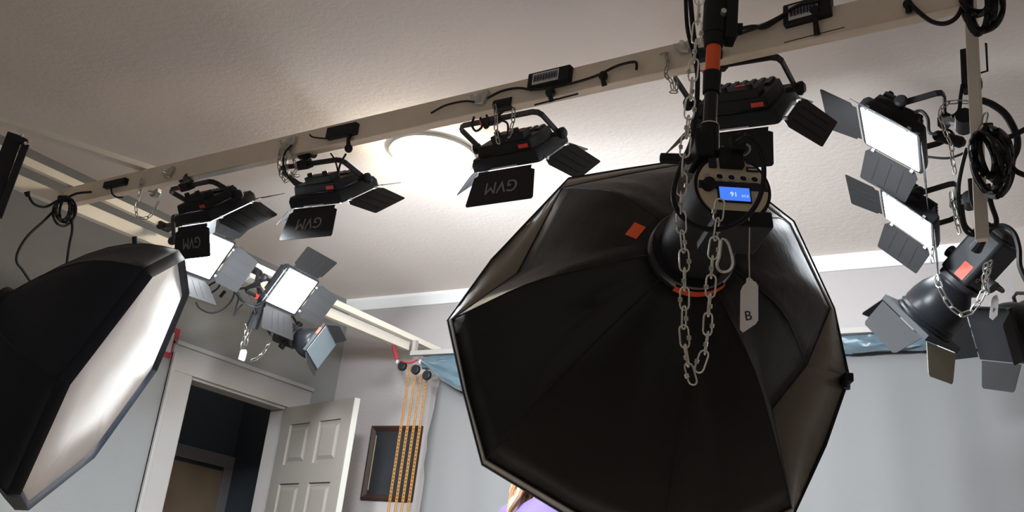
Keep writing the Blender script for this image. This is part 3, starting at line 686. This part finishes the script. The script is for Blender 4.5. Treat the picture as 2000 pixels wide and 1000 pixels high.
# roller brackets and plastic chains
for k, (u, v) in enumerate(((786, 715), (812, 722), (834, 733))):
    c = aty(u, v, YBC); g = empty('chain_roller', c, frame((0, 1, 0), (0, 0, 1)), ('leftmost', 'middle', 'rightmost')[k]+' of the three small black rollers above the orange plastic chains', 'roller', 'backdrop rollers')
    MB().lathe([(.0, -.014), (.022, -.014), (.027, -.010), (.017, -.004), (.017, .004), (.027, .010), (.022, .014), (.0, .014)], 20, (0, 0, 0), np.array([(0, 0, 1), (0, 1, 0), (-1, 0, 0)], float).T@np.eye(3)).build('roller_wheel', m_black, g)
    b = MB()
    for t in range(12): a = 2*PI*t/12; b.box((0, .026*math.cos(a), .026*math.sin(a)), (.02, .006, .006))
    b.cyl((-.009, 0, 0), (.009, 0, 0), .026, None, 20); b.build('roller_teeth', m_black, g)
for k, (u, v, u2, yy) in enumerate(((801, 716, 760, YBC-.005), (812, 726, 773, YBC+.012), (823, 732, 790, YBC+.035), (834, 737, 803, YBC+.055))):
    t_ = aty(u, v, yy); b = MB(); wd, ph = .0062, .021; n_ = int((t_[2]-.35)/ph)
    for sx in (-1, 1): b.box((sx*wd, 0, -(n_*ph)/2), (.0034, .005, n_*ph))
    for i in range(n_+1): b.box((0, 0, -i*ph), (.0125, .0045, .0085))
    o = b.build('plastic_chain', m_ychain, smooth=False); o.location = t_
    tag(o, ('leftmost', 'second from left', 'third from left', 'rightmost')[k]+' of the four orange plastic chains hanging beside the backdrop', 'chain', 'orange backdrop chains')
cable('red_ribbon', [aty(768, 672, YBC-.03), aty(772, 690, YBC-.03), aty(776, 703, YBC-.03)], [.012]*13, 'short red ribbon hanging left of the white bar', 'ribbon', m=m_ribbon, n=6)
cable('red_strap', [aty(786, 706, YBC-.03), aty(800, 709, YBC-.03), aty(815, 703, YBC-.03)], .006, 'red strap across the chain rollers', 'strap', m=m_ribbon)
tag(MB().box(aty(776, 706, YBC-.04), (.018, .003, .022)).build('paper_tag', m_white), 'tiny white tag at the lower end of the red ribbon', 'tag')
# ---------------------------------------------------------------- picture on the back wall
pa, pb2 = aty(730, 833, YB), aty(708, 976, YB)
W_, H_ = .40, pa[2]-pb2[2]; x0 = (pa[0]+pb2[0])/2
pf = empty('framed_picture', (x0+W_/2, YB, pb2[2]+H_/2), None, 'dark picture in a dark wooden frame on the wall behind the orange chains', 'picture')
b = MB(); fw = .035
prof = [(0, 0), (.0, -.022), (.012, -.026), (fw, -.012), (fw, 0)]
rs = []
for cx, cz in ((-1, -1), (1, -1), (1, 1), (-1, 1)): rs.append([(cx*(W_/2-i), y, cz*(H_/2-i)) for i, y in prof])
b.rings(rs, closed=True); b.build('frame', m_picf, pf, smooth=False)
MB().box((0, -.006, 0), (W_-.05, .008, H_-.05)).build('print', m_pic, pf)
MB().box((-W_/2+fw+.008, -.012, 0), (.004, .004, H_-.12)).build('gilt_slip', m_gold, pf)
# red framed sign on the left wall
sgp = [atx(u, v, XL+.006) for u, v in ((343, 640), (333, 702), (310, 702), (322, 640))]
c = sum(sgp)/4; sg = empty('wall_sign', (XL, c[1]-.05, c[2]), frame((0, -1, 0), (0, 0, 1)), 'white sign with a red border on the left wall behind the softbox', 'sign')
hw, hhh = .15, .095
yr = atx(345, 670, XL)[1]; zt, zb_ = atx(340, 640, XL)[2], atx(330, 700, XL)[2]
sg.matrix_world = Matrix([[0, 0, 1, XL+.0005], [-1, 0, 0, yr-hw], [0, 1, 0, (zt+zb_)/2], [0, 0, 0, 1]]); hhh = (zt-zb_)/2
b = MB(); rs = []
for cx, cz in ((-1, -1), (1, -1), (1, 1), (-1, 1)): rs.append([(cx*(hw-i), cz*(hhh-i), z) for i, z in ((0, 0), (0, .008), (.03, .008), (.03, 0))])
b.rings(rs, closed=True); b.build('border', m_ribbon, sg, smooth=False)
MB().box((0, 0, .003), (hw*2-.04, hhh*2-.04, .004)).build('sign_board', m_white, sg)
# ---------------------------------------------------------------- things fixed along the beam
bd = nrm(br-bl); bo = nrm(np.cross(bd, (0, 0, 1)))     # along the beam, out of the beam away from the camera
if bo[1] > 0: bo = -bo                                 # towards the camera
Rb = np.array([bd, bo, np.cross(bd, bo)]).T
def beamp(u, v, off=.0, z=None):                       # point in the upright plane at the camera side of the beam
    n_ = bo; q = bl+bo*(.02+off)-EYE; r = ray(u, v); return EYE+r*((q@n_)/(r@n_))
def brick(u0, v0, u1, v1, hgt, label, lab=False, dep=.035, ext=None):
    a, c = beamp(u0, v0), beamp(u1, v1); L_ = np.linalg.norm(c-a); o = (a+c)/2
    x = nrm(c-a); R = frame(x, bo)
    P = empty('power_adapter', o, R, label, 'power adapter', 'power adapters on the beam')
    MB().box((0, 0, 0), (L_, dep, hgt)).build('adapter_case', m_black, P, bevel=.004)
    if lab:
        pl = MB().box((-.06*L_, dep/2+.0008, 0), (L_*.62, .0015, hgt*.72)).build('printed_label', m_label, P)
        b = MB(); 
        for i in range(26): b.box((-.06*L_-L_*.28+i*L_*.56/25, dep/2+.0018, .0), (.0012+.0008*(i % 3), .0008, hgt*(.35+.1*(i % 2))))
        b.box((-.06*L_, dep/2+.0015, -hgt*.24), (L_*.56, .0006, .0015)); b.box((-.06*L_, dep/2+.0015, 0), (L_*.56, .0006, .0012))
        b.build('label_print', m_ink, pl)
    return P
brick(208, 364, 250, 355, .028, 'small black power adapter near the left end of the beam')
brick(643, 264, 700, 252, .042, 'plain black power adapter strapped to the beam left of the ceiling lamp')
brick(1036, 164, 1118, 145, .05, 'power adapter with printed label on the beam between ceiling lamp and pole', True)
brick(1533, 37, 1625, 12, .06, 'black power adapter with a barcode label at the upper right of the beam', True)
def ballclamp(u, v, rb, label, rod=None, drop=26):
    c = beamp(u, v, .012); P = empty('strap_clamp', c, Rb, label, 'clamp', 'black strap clamps on the beam')
    MB().lathe([(.0005, -rb), (rb*.7, -rb*.72), (rb, 0), (rb*.7, rb*.72), (.0005, rb)], 16).build('ball_knob', m_black, P, sub=1)
    b = MB(); e = (beamp(u+3, v+drop, .004)-c)@Rb
    b.tube([(0, 0, 0), e*.5+np.array([0, .006, 0]), e], [.009, .0065, .008], 8); b.build('strap', m_black, P)
    if rod: 
        p, q = [(beamp(*k, -.004)-c)@Rb for k in rod]; MB().tube([p, q], .0028, 6).build('rod', m_metal2 if False else m_blackm, P)
    return P
ballclamp(1075, 181, .017, 'black ball clamp with a thin rod below the labelled adapter in the middle', ((1044, 205), (1129, 183)), 18)
ballclamp(1178, 148, .015, 'black ball clamp on the beam between the adapter and the hanging pole', None, 20)
ballclamp(1593, 22, .016, 'black ball clamp with a long thin rod at the upper right of the beam', ((1532, 84), (1650, 54)), 46)
ballclamp(681, 290, .016, 'black ball clamp under the plain adapter left of the ceiling lamp', None, -30)
ballclamp(1773, 8, .013, 'black clamp at the far right top of the beam', None, 16)
def bracket(u, v, label, s=.035):
    c = beamp(u, v, .004); P = empty('metal_clamp', c, Rb, label, 'clamp', 'galvanised clamps on the beam')
    b = MB(); b.prism([(-s, -.4*s), (-.3*s, .6*s), (.5*s, .7*s), (s, .0), (.9*s, -.6*s), (.2*s, -.3*s)], .02, (0, 0, 0), (1, 0, 0), (0, 0, 1)); b.build('clamp_jaw', m_metal2, P, bevel=.002)
    b = MB(); b.cyl((.2*s, .01, .1*s), (.2*s, .03, .1*s), .007, None, 8); b.build('bolt', m_metal, P)
    return P
bracket(328, 337, 'pale metal clamp where the slanting batten meets the beam')
bracket(302, 378, 'small metal clamp under the left end of the beam', .028)
bracket(562, 280, 'metal clamp wrapped in chain left of the plain adapter', .04)
bracket(936, 192, 'metal clamp on the beam just right of the ceiling lamp')
bracket(1336, 92, 'metal clamp on the beam just left of the hanging pole', .03)
# small chains
def pc(pts, dep): return [atd(u, v, dep) for u, v in pts]
def bch(pts, off=.01): return [beamp(u, v, off) for u, v in pts]
chain(bch([(276, 350), (272, 380), (266, 405), (270, 424), (290, 424), (305, 405), (311, 388)]), .030, .0018, 'small chain swagged below the left end of the beam')
chain(bch([(548, 290), (544, 318), (550, 345), (562, 352), (560, 325), (556, 295)]), .026, .0018, 'bunched small chain hanging left of the lamp with the lit side arm')
chain(bch([(566, 288), (574, 312), (578, 332), (570, 340), (584, 345)]), .026, .0018, 'second small chain strand hanging right of the bunched one')
chain(bch([(966, 205), (969, 230), (969, 255), (974, 282)], .02), .028, .002, 'small chain from the beam to the lamp right of the ceiling lamp, left strand')
chain(bch([(1003, 212), (1002, 235), (996, 258), (989, 274)], .02), .028, .002, 'small chain from the beam to the lamp right of the ceiling lamp, right strand')
chain(bch([(1292, 110), (1300, 105), (1304, 125), (1300, 145), (1310, 158), (1316, 180), (1322, 165), (1316, 148)]), .024, .0018, 'bunched small chain over the beam left of the hanging pole')
# cables along the beam
cb = lambda name, pts, r, label, off=.015, **k: cable(name, [beamp(u, v, off) for u, v in pts], r, label, **k)
cb('cable', [(842, 221), (870, 206), (905, 198), (926, 199)], .0035, 'thin cable arching off the beam at the ceiling lamp')
cb('cable', [(952, 192), (980, 178), (1012, 172), (1040, 175), (1075, 172), (1120, 162), (1165, 148), (1200, 131), (1225, 123), (1242, 122), (1243, 136)], .004, 'cable running along the beam through the labelled adapter', n=8)
cb('cable', [(1418, 76), (1438, 60), (1470, 52), (1492, 54), (1520, 38), (1555, 14), (1600, -2), (1640, -8)], .0055, 'thick twisted cable climbing the beam at upper right', n=8)
cb('cable', [(1422, 74), (1445, 66), (1468, 58), (1488, 50), (1524, 32), (1560, 10), (1600, 2)], .0042, 'thinner cable twisted with the thick one at upper right', .022, n=8)
cb('cable', [(1776, 5), (1795, 24), (1820, 42), (1846, 46), (1868, 34), (1880, 10), (1882, -12)], .0055, 'cable sagging between the far right clamp and the coil', n=8)
cb('cable', [(605, 263), (612, 268), (640, 271)], .003, 'short stiff lead poking left out of the plain adapter')
cb('cable', [(676, 300), (664, 322), (659, 345), (650, 355)], .0035, 'cable dropping from the plain adapter to the lamp below')
cb('cable', [(646, 300), (655, 315), (660, 340), (652, 358)], .003, 'second thin cable behind the one dropping to the lamp')
cb('cable', [(570, 283), (556, 300), (554, 325), (566, 350), (580, 365)], .0035, 'cable curving round the bunched chain to the lamp')
cb('cable', [(217, 366), (219, 378), (228, 385), (240, 385)], .0035, 'hooked lead under the small adapter at the left end of the beam')
cb('cable', [(926, 228), (922, 245), (930, 256), (942, 246), (938, 230), (948, 250), (956, 240), (950, 225)], .0035, 'small coil of lead at the lamp yoke right of the ceiling lamp', .03, n=6)
cb('cable', [(975, 234), (990, 240), (992, 255), (988, 275)], .0032, 'lead from the yoke down into the lamp right of the ceiling lamp', .03)
# coils
def coil(name, cu, cv, ru, rv, n_, r, label, plane, tilt=0, jit=6, seed=1, tails=(), group=None):
    rnd = random.Random(seed); pts = []
    ph = rnd.uniform(0, 6)
    for k in range(n_):
        a_, b_2, du, dv = ru*rnd.uniform(.45, 1.08), rv*rnd.uniform(.6, 1.08), rnd.uniform(-jit, jit), rnd.uniform(-jit, jit)
        for t in range(10):
            a = 2*PI*t/10; x, y = a_*math.cos(a-PI/2), b_2*math.sin(a-PI/2)
            ct, st2 = math.cos(tilt), math.sin(tilt); f = (k+t/10)/n_
            pts.append(plane(cu+du+x*ct-y*st2, cv+dv+(x*st2+y*ct)+(rv-b_2)*-.6, rnd.uniform(-.03, .03)))
    P = empty(name, plane(cu, cv-rv, 0), None, label, 'cable', group); o = plane(cu, cv-rv, 0)
    MB().tube([p-o for p in smooth_path(pts, 4)], r, 7).build('cable_loops', m_cable, P)
    tp_ = [p-o for p in (plane(cu-8, cv-rv+2, 0), plane(cu+8, cv-rv+2, 0))]; MB().tube(tp_, .014, 10).build('cable_tie', m_black, P)
    for tl in tails: MB().tube(smooth_path([plane(*q, 0)-o for q in tl], 6), r, 7).build('cable_tail', m_cable, P)
    return P
pl1 = lambda u, v, e=0: atx(u, v, -3.62+e)
coil('cable_coil', 124, 412, 20, 26, 5, .0052, 'black cable coil hanging at the left end of the beam', pl1, .1, 5, 3,
     [[(112, 392), (88, 404), (66, 398), (54, 378)], [(112, 405), (85, 432), (55, 460), (36, 490), (33, 512), (46, 530), (70, 570), (90, 640)], [(140, 425), (141, 450), (136, 475), (131, 510), (124, 580)], [(128, 388), (150, 378), (178, 375)]])
o = tag(MB().tube([pl1(55, 384), pl1(52, 374)], [.008, .012], 10).build('cable_plug', m_black), 'small black plug at the end of the left coil lead', 'plug')
pl2 = lambda u, v, e=0: aty(u, v, 2.12+e)
coil('cable_coil', 1915, 8, 42, 50, 5, .0072, 'thick black cable coil hanging over the post at the top right corner', pl2, 0, 6, 5)
pl3 = lambda u, v, e=0: aty(u, v, 2.12+e*2)
coil('cable_coil', 1930, 322, 38, 72, 8, .0058, 'large black cable coil hanging on the post beside the glowing panels', pl3, -.25, 13, 8,
     [[(1925, 255), (1945, 262), (1970, 268), (2010, 248)], [(1960, 290), (1980, 330), (2010, 345)]])
cl2 = lambda name, pts, r, label, yy=2.3, **k: cable(name, [aty(u, v, yy) for u, v in pts], r, label, **k)
cl2('cable', [(1918, 196), (1940, 205), (1965, 225), (1984, 262), (1986, 290), (1976, 315), (1974, 345), (1962, 372), (1945, 381), (1925, 378)], .0085, 'thick cable bowing out to the right round the big coil', n=8)
cl2('cable', [(1888, 290), (1878, 330), (1872, 370), (1876, 420), (1890, 455), (1925, 462)], .0048, 'cable falling left of the big coil', n=8)
cl2('cable', [(1895, 350), (1900, 395), (1920, 430), (1940, 442), (1946, 430), (1935, 395), (1930, 360)], .0058, 'cable loop below the big coil', n=8)
cl2('cable', [(1880, 400), (1886, 438), (1905, 455), (1922, 460)], .0035, 'thin cable curving to the plug of the spotlight', n=8)
cl2('cable', [(1925, 458), (1938, 445), (1960, 441), (1980, 455), (1990, 485), (1992, 520), (2006, 552)], .0065, 'cable arching right from the spotlight plug', 2.6, n=8)
tag(MB().tube([aty(1926, 456, 2.6), aty(1915, 472, 2.6), aty(1905, 486, 2.62)], [.008, .013, .017], 10).build('cable_plug', m_black), 'black plug at the back of the right hand spotlight', 'plug')
cl2('cable', [(1880, 165), (1876, 190), (1874, 212), (1868, 222), (1858, 228)], .0045, 'lead from the box on the post to the upper glowing panel', 2.3)
cl2('cable', [(1786, 219), (1800, 217), (1812, 232), (1815, 258), (1830, 262)], .0045, 'lead looping out of the upper glowing panel', 2.6)
cl2('cable', [(1810, 306), (1850, 309), (1880, 300), (1890, 292)], .0035, 'thin level lead from the upper glowing panel to the big coil', 2.6)
# adapter on post, plug bar
P = empty('power_adapter', aty(1886, 140, 2.33), None, 'slim black power adapter strapped to the upper part of the hanging post', 'power adapter')
MB().box((0, 0, 0), (.018, .03, .115)).build('adapter_case', m_black, P, bevel=.003)
MB().tube([(.004, -.012, -.045), (.03, -.02, -.05)], [.02, .02], 12).build('ball_knob', m_black, P)
MB().tube([(0, -.025, -.03), (.052, -.03, -.026), (.052, -.028, .05), (.05, -.02, .055)], .0028, 6).build('strap', m_black, P)
TR = lambda u, v: atd(u, v, 3.0)
P = empty('inline_transformer', TR(1848, 270), None, 'long rounded black transformer lying across the yoke of the upper glowing panel', 'transformer')
a_, c_ = TR(1824, 263)-TR(1848, 270), TR(1884, 280)-TR(1848, 270)
MB().tube([a_, a_*.8, c_*.8, c_], [.010, .016, .018, .010], 12).build('transformer_case', m_black, P)
MB().tube(smooth_path([a_*.9, (a_+c_)/2+np.array([0, 0, .03]), c_*.6], 5), .004, 6).build('lead', m_cable, P)
P = empty('inline_transformer', atd(1883, 389, 3.34), None, 'rounded black transformer at the yoke of the lower glowing panel', 'transformer')
a_ = atd(1870, 391, 3.35)-atd(1883, 389, 3.34); MB().tube([a_, a_*.7, -a_*1.0, -a_*1.3], [.008, .018, .018, .008], 12).build('transformer_case', m_black, P)
# small chains at right
c3 = lambda pts, label, L=.026, r=.0017, yy=2.3: chain([aty(u, v, yy) for u, v in pts], L, r, label)
c3([(1840, 212), (1850, 202), (1870, 199), (1893, 200)], 'small chain running level from the upper yoke to the post')
c3([(1838, 212), (1836, 225), (1844, 250), (1848, 262), (1858, 285), (1860, 310), (1866, 342)], 'small chain dropping past the long transformer, ending in a hook', yy=2.45)
c3([(1925, 222), (1920, 245), (1908, 268), (1898, 284), (1888, 296)], 'bright small chain crossing the top of the big cable coil', .034, .0022, 2.2)
c3([(1858, 375), (1860, 395), (1866, 415), (1870, 440), (1878, 468)], 'small chain dropping beside the lower panel yoke')
c3([(1928, 385), (1920, 405), (1912, 425), (1906, 440)], 'short small chain hanging below the big cable coil')
chain([atd(1822, 484, 3.3), atd(1820, 503, 3.3), atd(1826, 522, 3.3)], .03, .002, 'short chain stub at the lower corner of the lower glowing panel')
D = dpt(3.06)
chain([D(1828, 540, .06), D(1836, 562), D(1848, 585), D(1862, 603), D(1880, 614), D(1898, 606), D(1912, 588), D(1922, 562), D(1924, 530, .05), D(1926, 508, .12)], .043, .0027, 'chain looped across the front of the black spotlight at right')
chain([D(1934, 510, .1), D(1930, 535, .03), D(1926, 560), D(1935, 584)], .040, .0026, 'short doubled chain above the small white tag on the spotlight')
P = empty('paper_tag', D(1942, 598), frame(nrm(D(1948, 598)-D(1936, 596)), nrm(D(1940, 575)-D(1944, 620))), 'small white paper tag hanging on the right hand spotlight chain', 'tag')
MB().prism([(-.009, -.036), (.002, -.043), (.014, -.026), (.010, .02), (.003, .036), (-.008, .03), (-.012, .02)], .0015, (0, 0, 0), (1, 0, 0), (0, 1, 0)).build('card', m_white, P)
text('F', .016, (0, -.012, .0014), (1, 0, 0), (0, 1, 0), 'lettering', m_ink, P, .0002)
# small chains and cables at the left group
D = dpt(4.86)
MB().tube([np.array(a) for a in (np.linalg.inv(np.array(p8.matrix_world.to_3x3()))@(YM[6]-np.array(p8.location)), np.linalg.inv(np.array(p8.matrix_world.to_3x3()))@(D(492, 640)-np.array(p8.location)))], [.02, .03], 10).build('support_arm', m_black, p8)
chain([D(478, 634), D(480, 650), D(474, 668), D(472, 684)], .036, .0022, 'small chain above the tag at the left spotlight')
chain([D(490, 640), D(483, 660), D(478, 682)], .036, .0022, 'second small chain strand at the tag of the left spotlight')
chain([D(534, 642, .12), D(526, 668), D(516, 686), D(502, 700), D(486, 704)], .036, .0022, 'small chain swinging up to the lower left spotlight')
P = empty('paper_tag', D(474, 693), frame(nrm(D(480, 694)-D(470, 692)), nrm(D(476, 685)-D(474, 705))), 'white paper tag on the small chain left of the glowing panel', 'tag')
MB().prism([(-.017, -.024), (.010, -.030), (.016, -.026), (.018, .018), (.010, .028), (-.010, .024), (-.015, .018)], .0015, (0, 0, 0), (1, 0, 0), (0, 1, 0)).build('card', m_white, P)
text('L', .018, (0, -.010, .0014), (1, 0, 0), (0, 1, 0), 'lettering', m_ink, P, .0002)
cl4 = lambda pts, r, label, d=4.75, **k: cable('cable', [atd(u, v, d) for u, v in pts], r, label, **k)
cl4([(383, 590), (390, 602), (410, 611), (432, 606), (450, 590), (458, 572), (456, 560)], .0045, 'cable loop hanging low between the two glowing panels at left', n=8)
cl4([(398, 548), (396, 565), (410, 572), (426, 562), (430, 548), (418, 552), (404, 560)], .0045, 'small tangle of cable under the half hidden glowing panel')
cl4([(462, 566), (468, 580), (480, 592), (498, 600), (512, 598)], .0045, 'cable running to the lower corner of the fully visible glowing panel')
cl4([(460, 572), (470, 586), (490, 596), (510, 592)], .0035, 'thinner cable just above that running to the panel corner')
cl4([(466, 582), (460, 605), (457, 616), (466, 602), (474, 594)], .004, 'cable kinked into a narrow hanging loop at left')
cl4([(486, 575), (493, 590), (498, 612)], .003, 'thin cable falling to the left spotlight')
cl4([(458, 566), (480, 562), (505, 560), (512, 566)], .006, 'thick cable lying along the rail behind the left panels')
cl4([(440, 568), (430, 580)], .008, 'short black plug end hanging by the half hidden panel')
for k, (u, v) in enumerate(((492, 545),)):
    P = empty('metal_clamp', atx(u, v, xr+.03), frame((0, 1, 0), (1, 0, .4)), ('pale box shaped', 'dark')[k]+' clamp on the rail behind the left panels', 'clamp')
    MB().box((0, 0, 0), (.07, .05, .03)).build('clamp_jaw', (m_label, m_black)[k], P, bevel=.004)
    MB().cyl((0, 0, .01), (0, 0, .035), .008, None, 8).build('bolt', m_metal, P)
cl4([(263, 462), (264, 472), (262, 486)], .010, 'short dark strap hanging above the left softbox', 3.6)
# slotted black bracket at the left edge
A, B_ = atd(28, 262, 2.5), atd(-24, 408, 2.42); xx = nrm(B_-A); P = empty('slotted_bracket', A, frame(xx, axis_from(xx, 1, .2) if False else nrm(np.cross(xx, ray(10, 330)))), 'black slotted metal bracket hanging at the left picture edge', 'bracket')
Lb = float(np.linalg.norm(B_-A))
b = MB(); b.prism([(0, -.016), (0, .020), (Lb*1.1, .020), (Lb*1.1, -.020)], .012, (0, 0, 0), (1, 0, 0), (0, 1, 0)); b.build('wide_plate', m_blackm, P, bevel=.002)
R0 = np.array(P.matrix_world.to_3x3()); p0 = R0.T@(atd(50, 282, 2.5)-A); p1 = R0.T@(atd(-4, 425, 2.42)-A)
MB().bar(p0, p1, .018, .012).build('narrow_bar', m_blackm, P, bevel=.002)
MB().bar(R0.T@(atd(30, 268, 2.5)-A), R0.T@(atd(52, 280, 2.5)-A), .016, .014).build('cross_piece', m_blackm, P, bevel=.002)
for u, v in ((6, 328), (50, 280), (27, 339), (2, 407)): q = R0.T@(atd(u, v, 2.485)-A); MB().lathe([(.0, -.003), (.004, -.002), (.004, .002), (.0, .003)], 10, q).build('screw', m_metal, P)
tag(MB().tube([atd(30, 255, 2.5), atd(36, 262, 2.5), atd(40, 272, 2.5), atd(44, 262, 2.5)], .003, 6).build('wire_hook', m_metal), 'small wire hook holding the slotted bracket under the slanting batten', 'hook')
# ---------------------------------------------------------------- person behind the big softbox
pp0 = aty(1078, 985, 3.35); bx, by = pp0[0], 3.35
P = empty('person', (bx, by, .006), None, 'person with wavy blonde hair and purple top standing behind the big softbox', 'person')
J = {'pel': (0, 0, .94), 'wai': (0, .0, 1.06), 'che': (0, 0, 1.24), 'nb': (0, .01, 1.38), 'nk': (0, .0, 1.45), 'hd': (0, -.015, 1.53), 'ht': (0, -.01, 1.60),
     'lh': (.09, 0, .90), 'lk': (.10, -.01, .50), 'la': (.10, .02, .10), 'lf': (.10, -.12, .04), 'rh': (-.09, 0, .90), 'rk': (-.10, -.01, .50), 'ra': (-.10, .02, .10), 'rf': (-.10, -.12, .04),
     'ls': (.16, .01, 1.335), 'le': (.22, .0, 1.06), 'lw': (.20, -.12, .84), 'lp': (.19, -.16, .78), 'rs': (-.16, .01, 1.335), 're': (-.22, .0, 1.06), 'rw': (-.20, -.12, .84), 'rp': (-.19, -.16, .78)}
Rd = {'pel': .13, 'wai': .105, 'che': .125, 'nb': .075, 'nk': .05, 'hd': .088, 'ht': .072, 'lh': .085, 'lk': .055, 'la': .036, 'lf': .032, 'ls': .058, 'le': .038, 'lw': .025, 'lp': .026}
for k in list(Rd):
    if k[0] == 'l': Rd['r'+k[1:]] = Rd[k]
Ed = [('pel', 'wai'), ('wai', 'che'), ('che', 'nb'), ('nb', 'nk'), ('nk', 'hd'), ('hd', 'ht')]
for s in 'lr': Ed += [('pel', s+'h'), (s+'h', s+'k'), (s+'k', s+'a'), (s+'a', s+'f'), ('nb', s+'s'), (s+'s', s+'e'), (s+'e', s+'w'), (s+'w', s+'p')]
names = list(J); fingers = []
for s, sg_ in (('l', 1), ('r', -1)):
    base = np.array(J[s+'p'])
    for i in range(4):
        a = base+np.array([sg_*.008, (-.022+i*.017), -.02]); q1 = a+np.array([0, -.012, -.032]); q2 = q1+np.array([-sg_*.008, -.002, -.026+.003*abs(i-1)])
        ks = [f'{s}f{i}{j}' for j in range(3)]
        for kk, q, rd in zip(ks, (a, q1, q2), (.010, .0085, .007)): J[kk] = tuple(q); Rd[kk] = rd
        Ed += [(s+'p', ks[0]), (ks[0], ks[1]), (ks[1], ks[2])]
    a = base+np.array([-sg_*.018, -.03, .0]); q1 = a+np.array([-sg_*.008, -.018, -.025]); J[s+'t0'] = tuple(a); J[s+'t1'] = tuple(q1); Rd[s+'t0'] = .011; Rd[s+'t1'] = .009
    Ed += [(s+'p', s+'t0'), (s+'t0', s+'t1')]
names = list(J)
me = bpy.data.meshes.new('body'); me.from_pydata([J[k] for k in names], [(names.index(a), names.index(b_)) for a, b_ in Ed], [])
body = bpy.data.objects.new('body', me); COL.objects.link(body); body.parent = P
sk = body.modifiers.new('skin', 'SKIN'); ss = body.modifiers.new('sub', 'SUBSURF'); ss.levels = ss.render_levels = 2
lay = me.skin_vertices[0].data if me.skin_vertices else None
if lay is None:
    bm = bmesh.new(); bm.from_mesh(me); bm.verts.layers.skin.verify(); bm.to_mesh(me); bm.free(); lay = me.skin_vertices[0].data
for i, k in enumerate(names):
    r = Rd[k]; lay[i].radius = (r, r*.72) if k in ('pel', 'wai', 'che') else (r, r)
    lay[i].use_root = (k == 'pel')
me.materials.append(m_skin)
def loft(rows, n=28):                                  # rows: centre, half width, half depth
    return [[(c[0]+a*math.cos(2*PI*k/n), c[1]+d*math.sin(2*PI*k/n), c[2]+.0*k) for k in range(n)] for c, a, d in rows]
b = MB(); b.rings(loft([((0, 0, .90), .175, .125), ((0, 0, 1.0), .160, .115), ((0, 0, 1.10), .150, .110), ((0, -.01, 1.22), .172, .130), ((0, 0, 1.31), .192, .125), ((0, .005, 1.37), .175, .10), ((0, .01, 1.405), .115, .082), ((0, .008, 1.425), .07, .065)]), cap=False)
b.build('purple_top', m_purple, P, solid=.006, sub=1)
for s in (-1, 1):
    b = MB(); b.tube(smooth_path([(s*.13, .01, 1.345), (s*.178, .01, 1.32), (s*.205, .005, 1.2), (s*.222, 0, 1.07), (s*.213, -.06, .96)], 5), [.075]*5+[.072]*5+[.062]*5+[.054]*6, 16); b.build('sleeve', m_purple, P)
    b = MB(); b.tube(smooth_path([(s*.085, 0, .93), (s*.095, 0, .75), (s*.10, -.01, .50), (s*.10, .01, .30), (s*.10, .02, .12)], 5), [.108]*5+[.095]*5+[.075]*5+[.066]*6, 18); b.build('trouser_leg', m_jean, P)
    b = MB(); b.rings([[(s*.10+.045*w*math.cos(2*PI*k/16), -.05+d*.5*math.sin(2*PI*k/16)-.02, z) for k in range(16)] for w, d, z in ((1, .26, .0), (1.05, .27, .02), (1, .25, .045), (.75, .18, .075), (.7, .1, .1))]); b.build('shoe', m_black, P, sub=1)
for s in (-1, 1):
    MB().lathe([(.0005, -.013), (.009, -.009), (.013, 0), (.009, .009), (.0005, .013)], 12, (s*.033, -.088, 1.545)).build('eye', m_white, P, sub=1)
    MB().lathe([(.0005, -.006), (.006, 0), (.0005, .006)], 12, (s*.033, -.099, 1.545)).build('iris', m_ink, P, sub=1)
    MB().tube([(s*.084, -.005, 1.53), (s*.092, .002, 1.55), (s*.086, .008, 1.515)], .009, 8).build('ear', m_skin, P)
MB().tube([(0, -.098, 1.555), (0, -.115, 1.525), (0, -.108, 1.512)], [.008, .013, .010], 8).build('nose', m_skin, P)
MB().tube([(-.024, -.092, 1.482), (0, -.102, 1.480), (.024, -.092, 1.482)], [.004, .007, .004], 8).build('mouth', m_ribbon, P)
# hair: cap and thick wavy locks falling past the shoulders
hb = MB(); rs = []
for j in range(9):
    th = j/8*1.9; rs.append([((.108*math.sin(th)+.004)*math.cos(2*PI*k/24), .015+(.118*math.sin(th)+.004)*math.sin(2*PI*k/24)*(1 if math.sin(2*PI*k/24) > 0 else .62), 1.545+.112*math.cos(th)) for k in range(24)])
hb.rings(rs)
rh = random.Random(4)
for i in range(46):
    a = math.radians(rh.uniform(-38, 218)); rx_, ry_ = .100, .105; x0_, y0_ = rx_*math.cos(a), .015+ry_*math.sin(a); ln_ = rh.uniform(.24, .36); ph = rh.uniform(0, 6); pts = []
    for t in np.linspace(0, 1, 11):
        sp = 1+.55*t+.25*math.sin(PI*t); pts.append((x0_*sp+.014*math.sin(9*t+ph), y0_*(1+.25*t)+.014*math.cos(9*t+ph)-.02*t, 1.60-ln_*t-.02))
    hb.tube(pts, [.016*(1-.55*abs(2*t-.9)) for t in np.linspace(0, 1, 11)], 7)
hb.build('hair', m_hair, P)
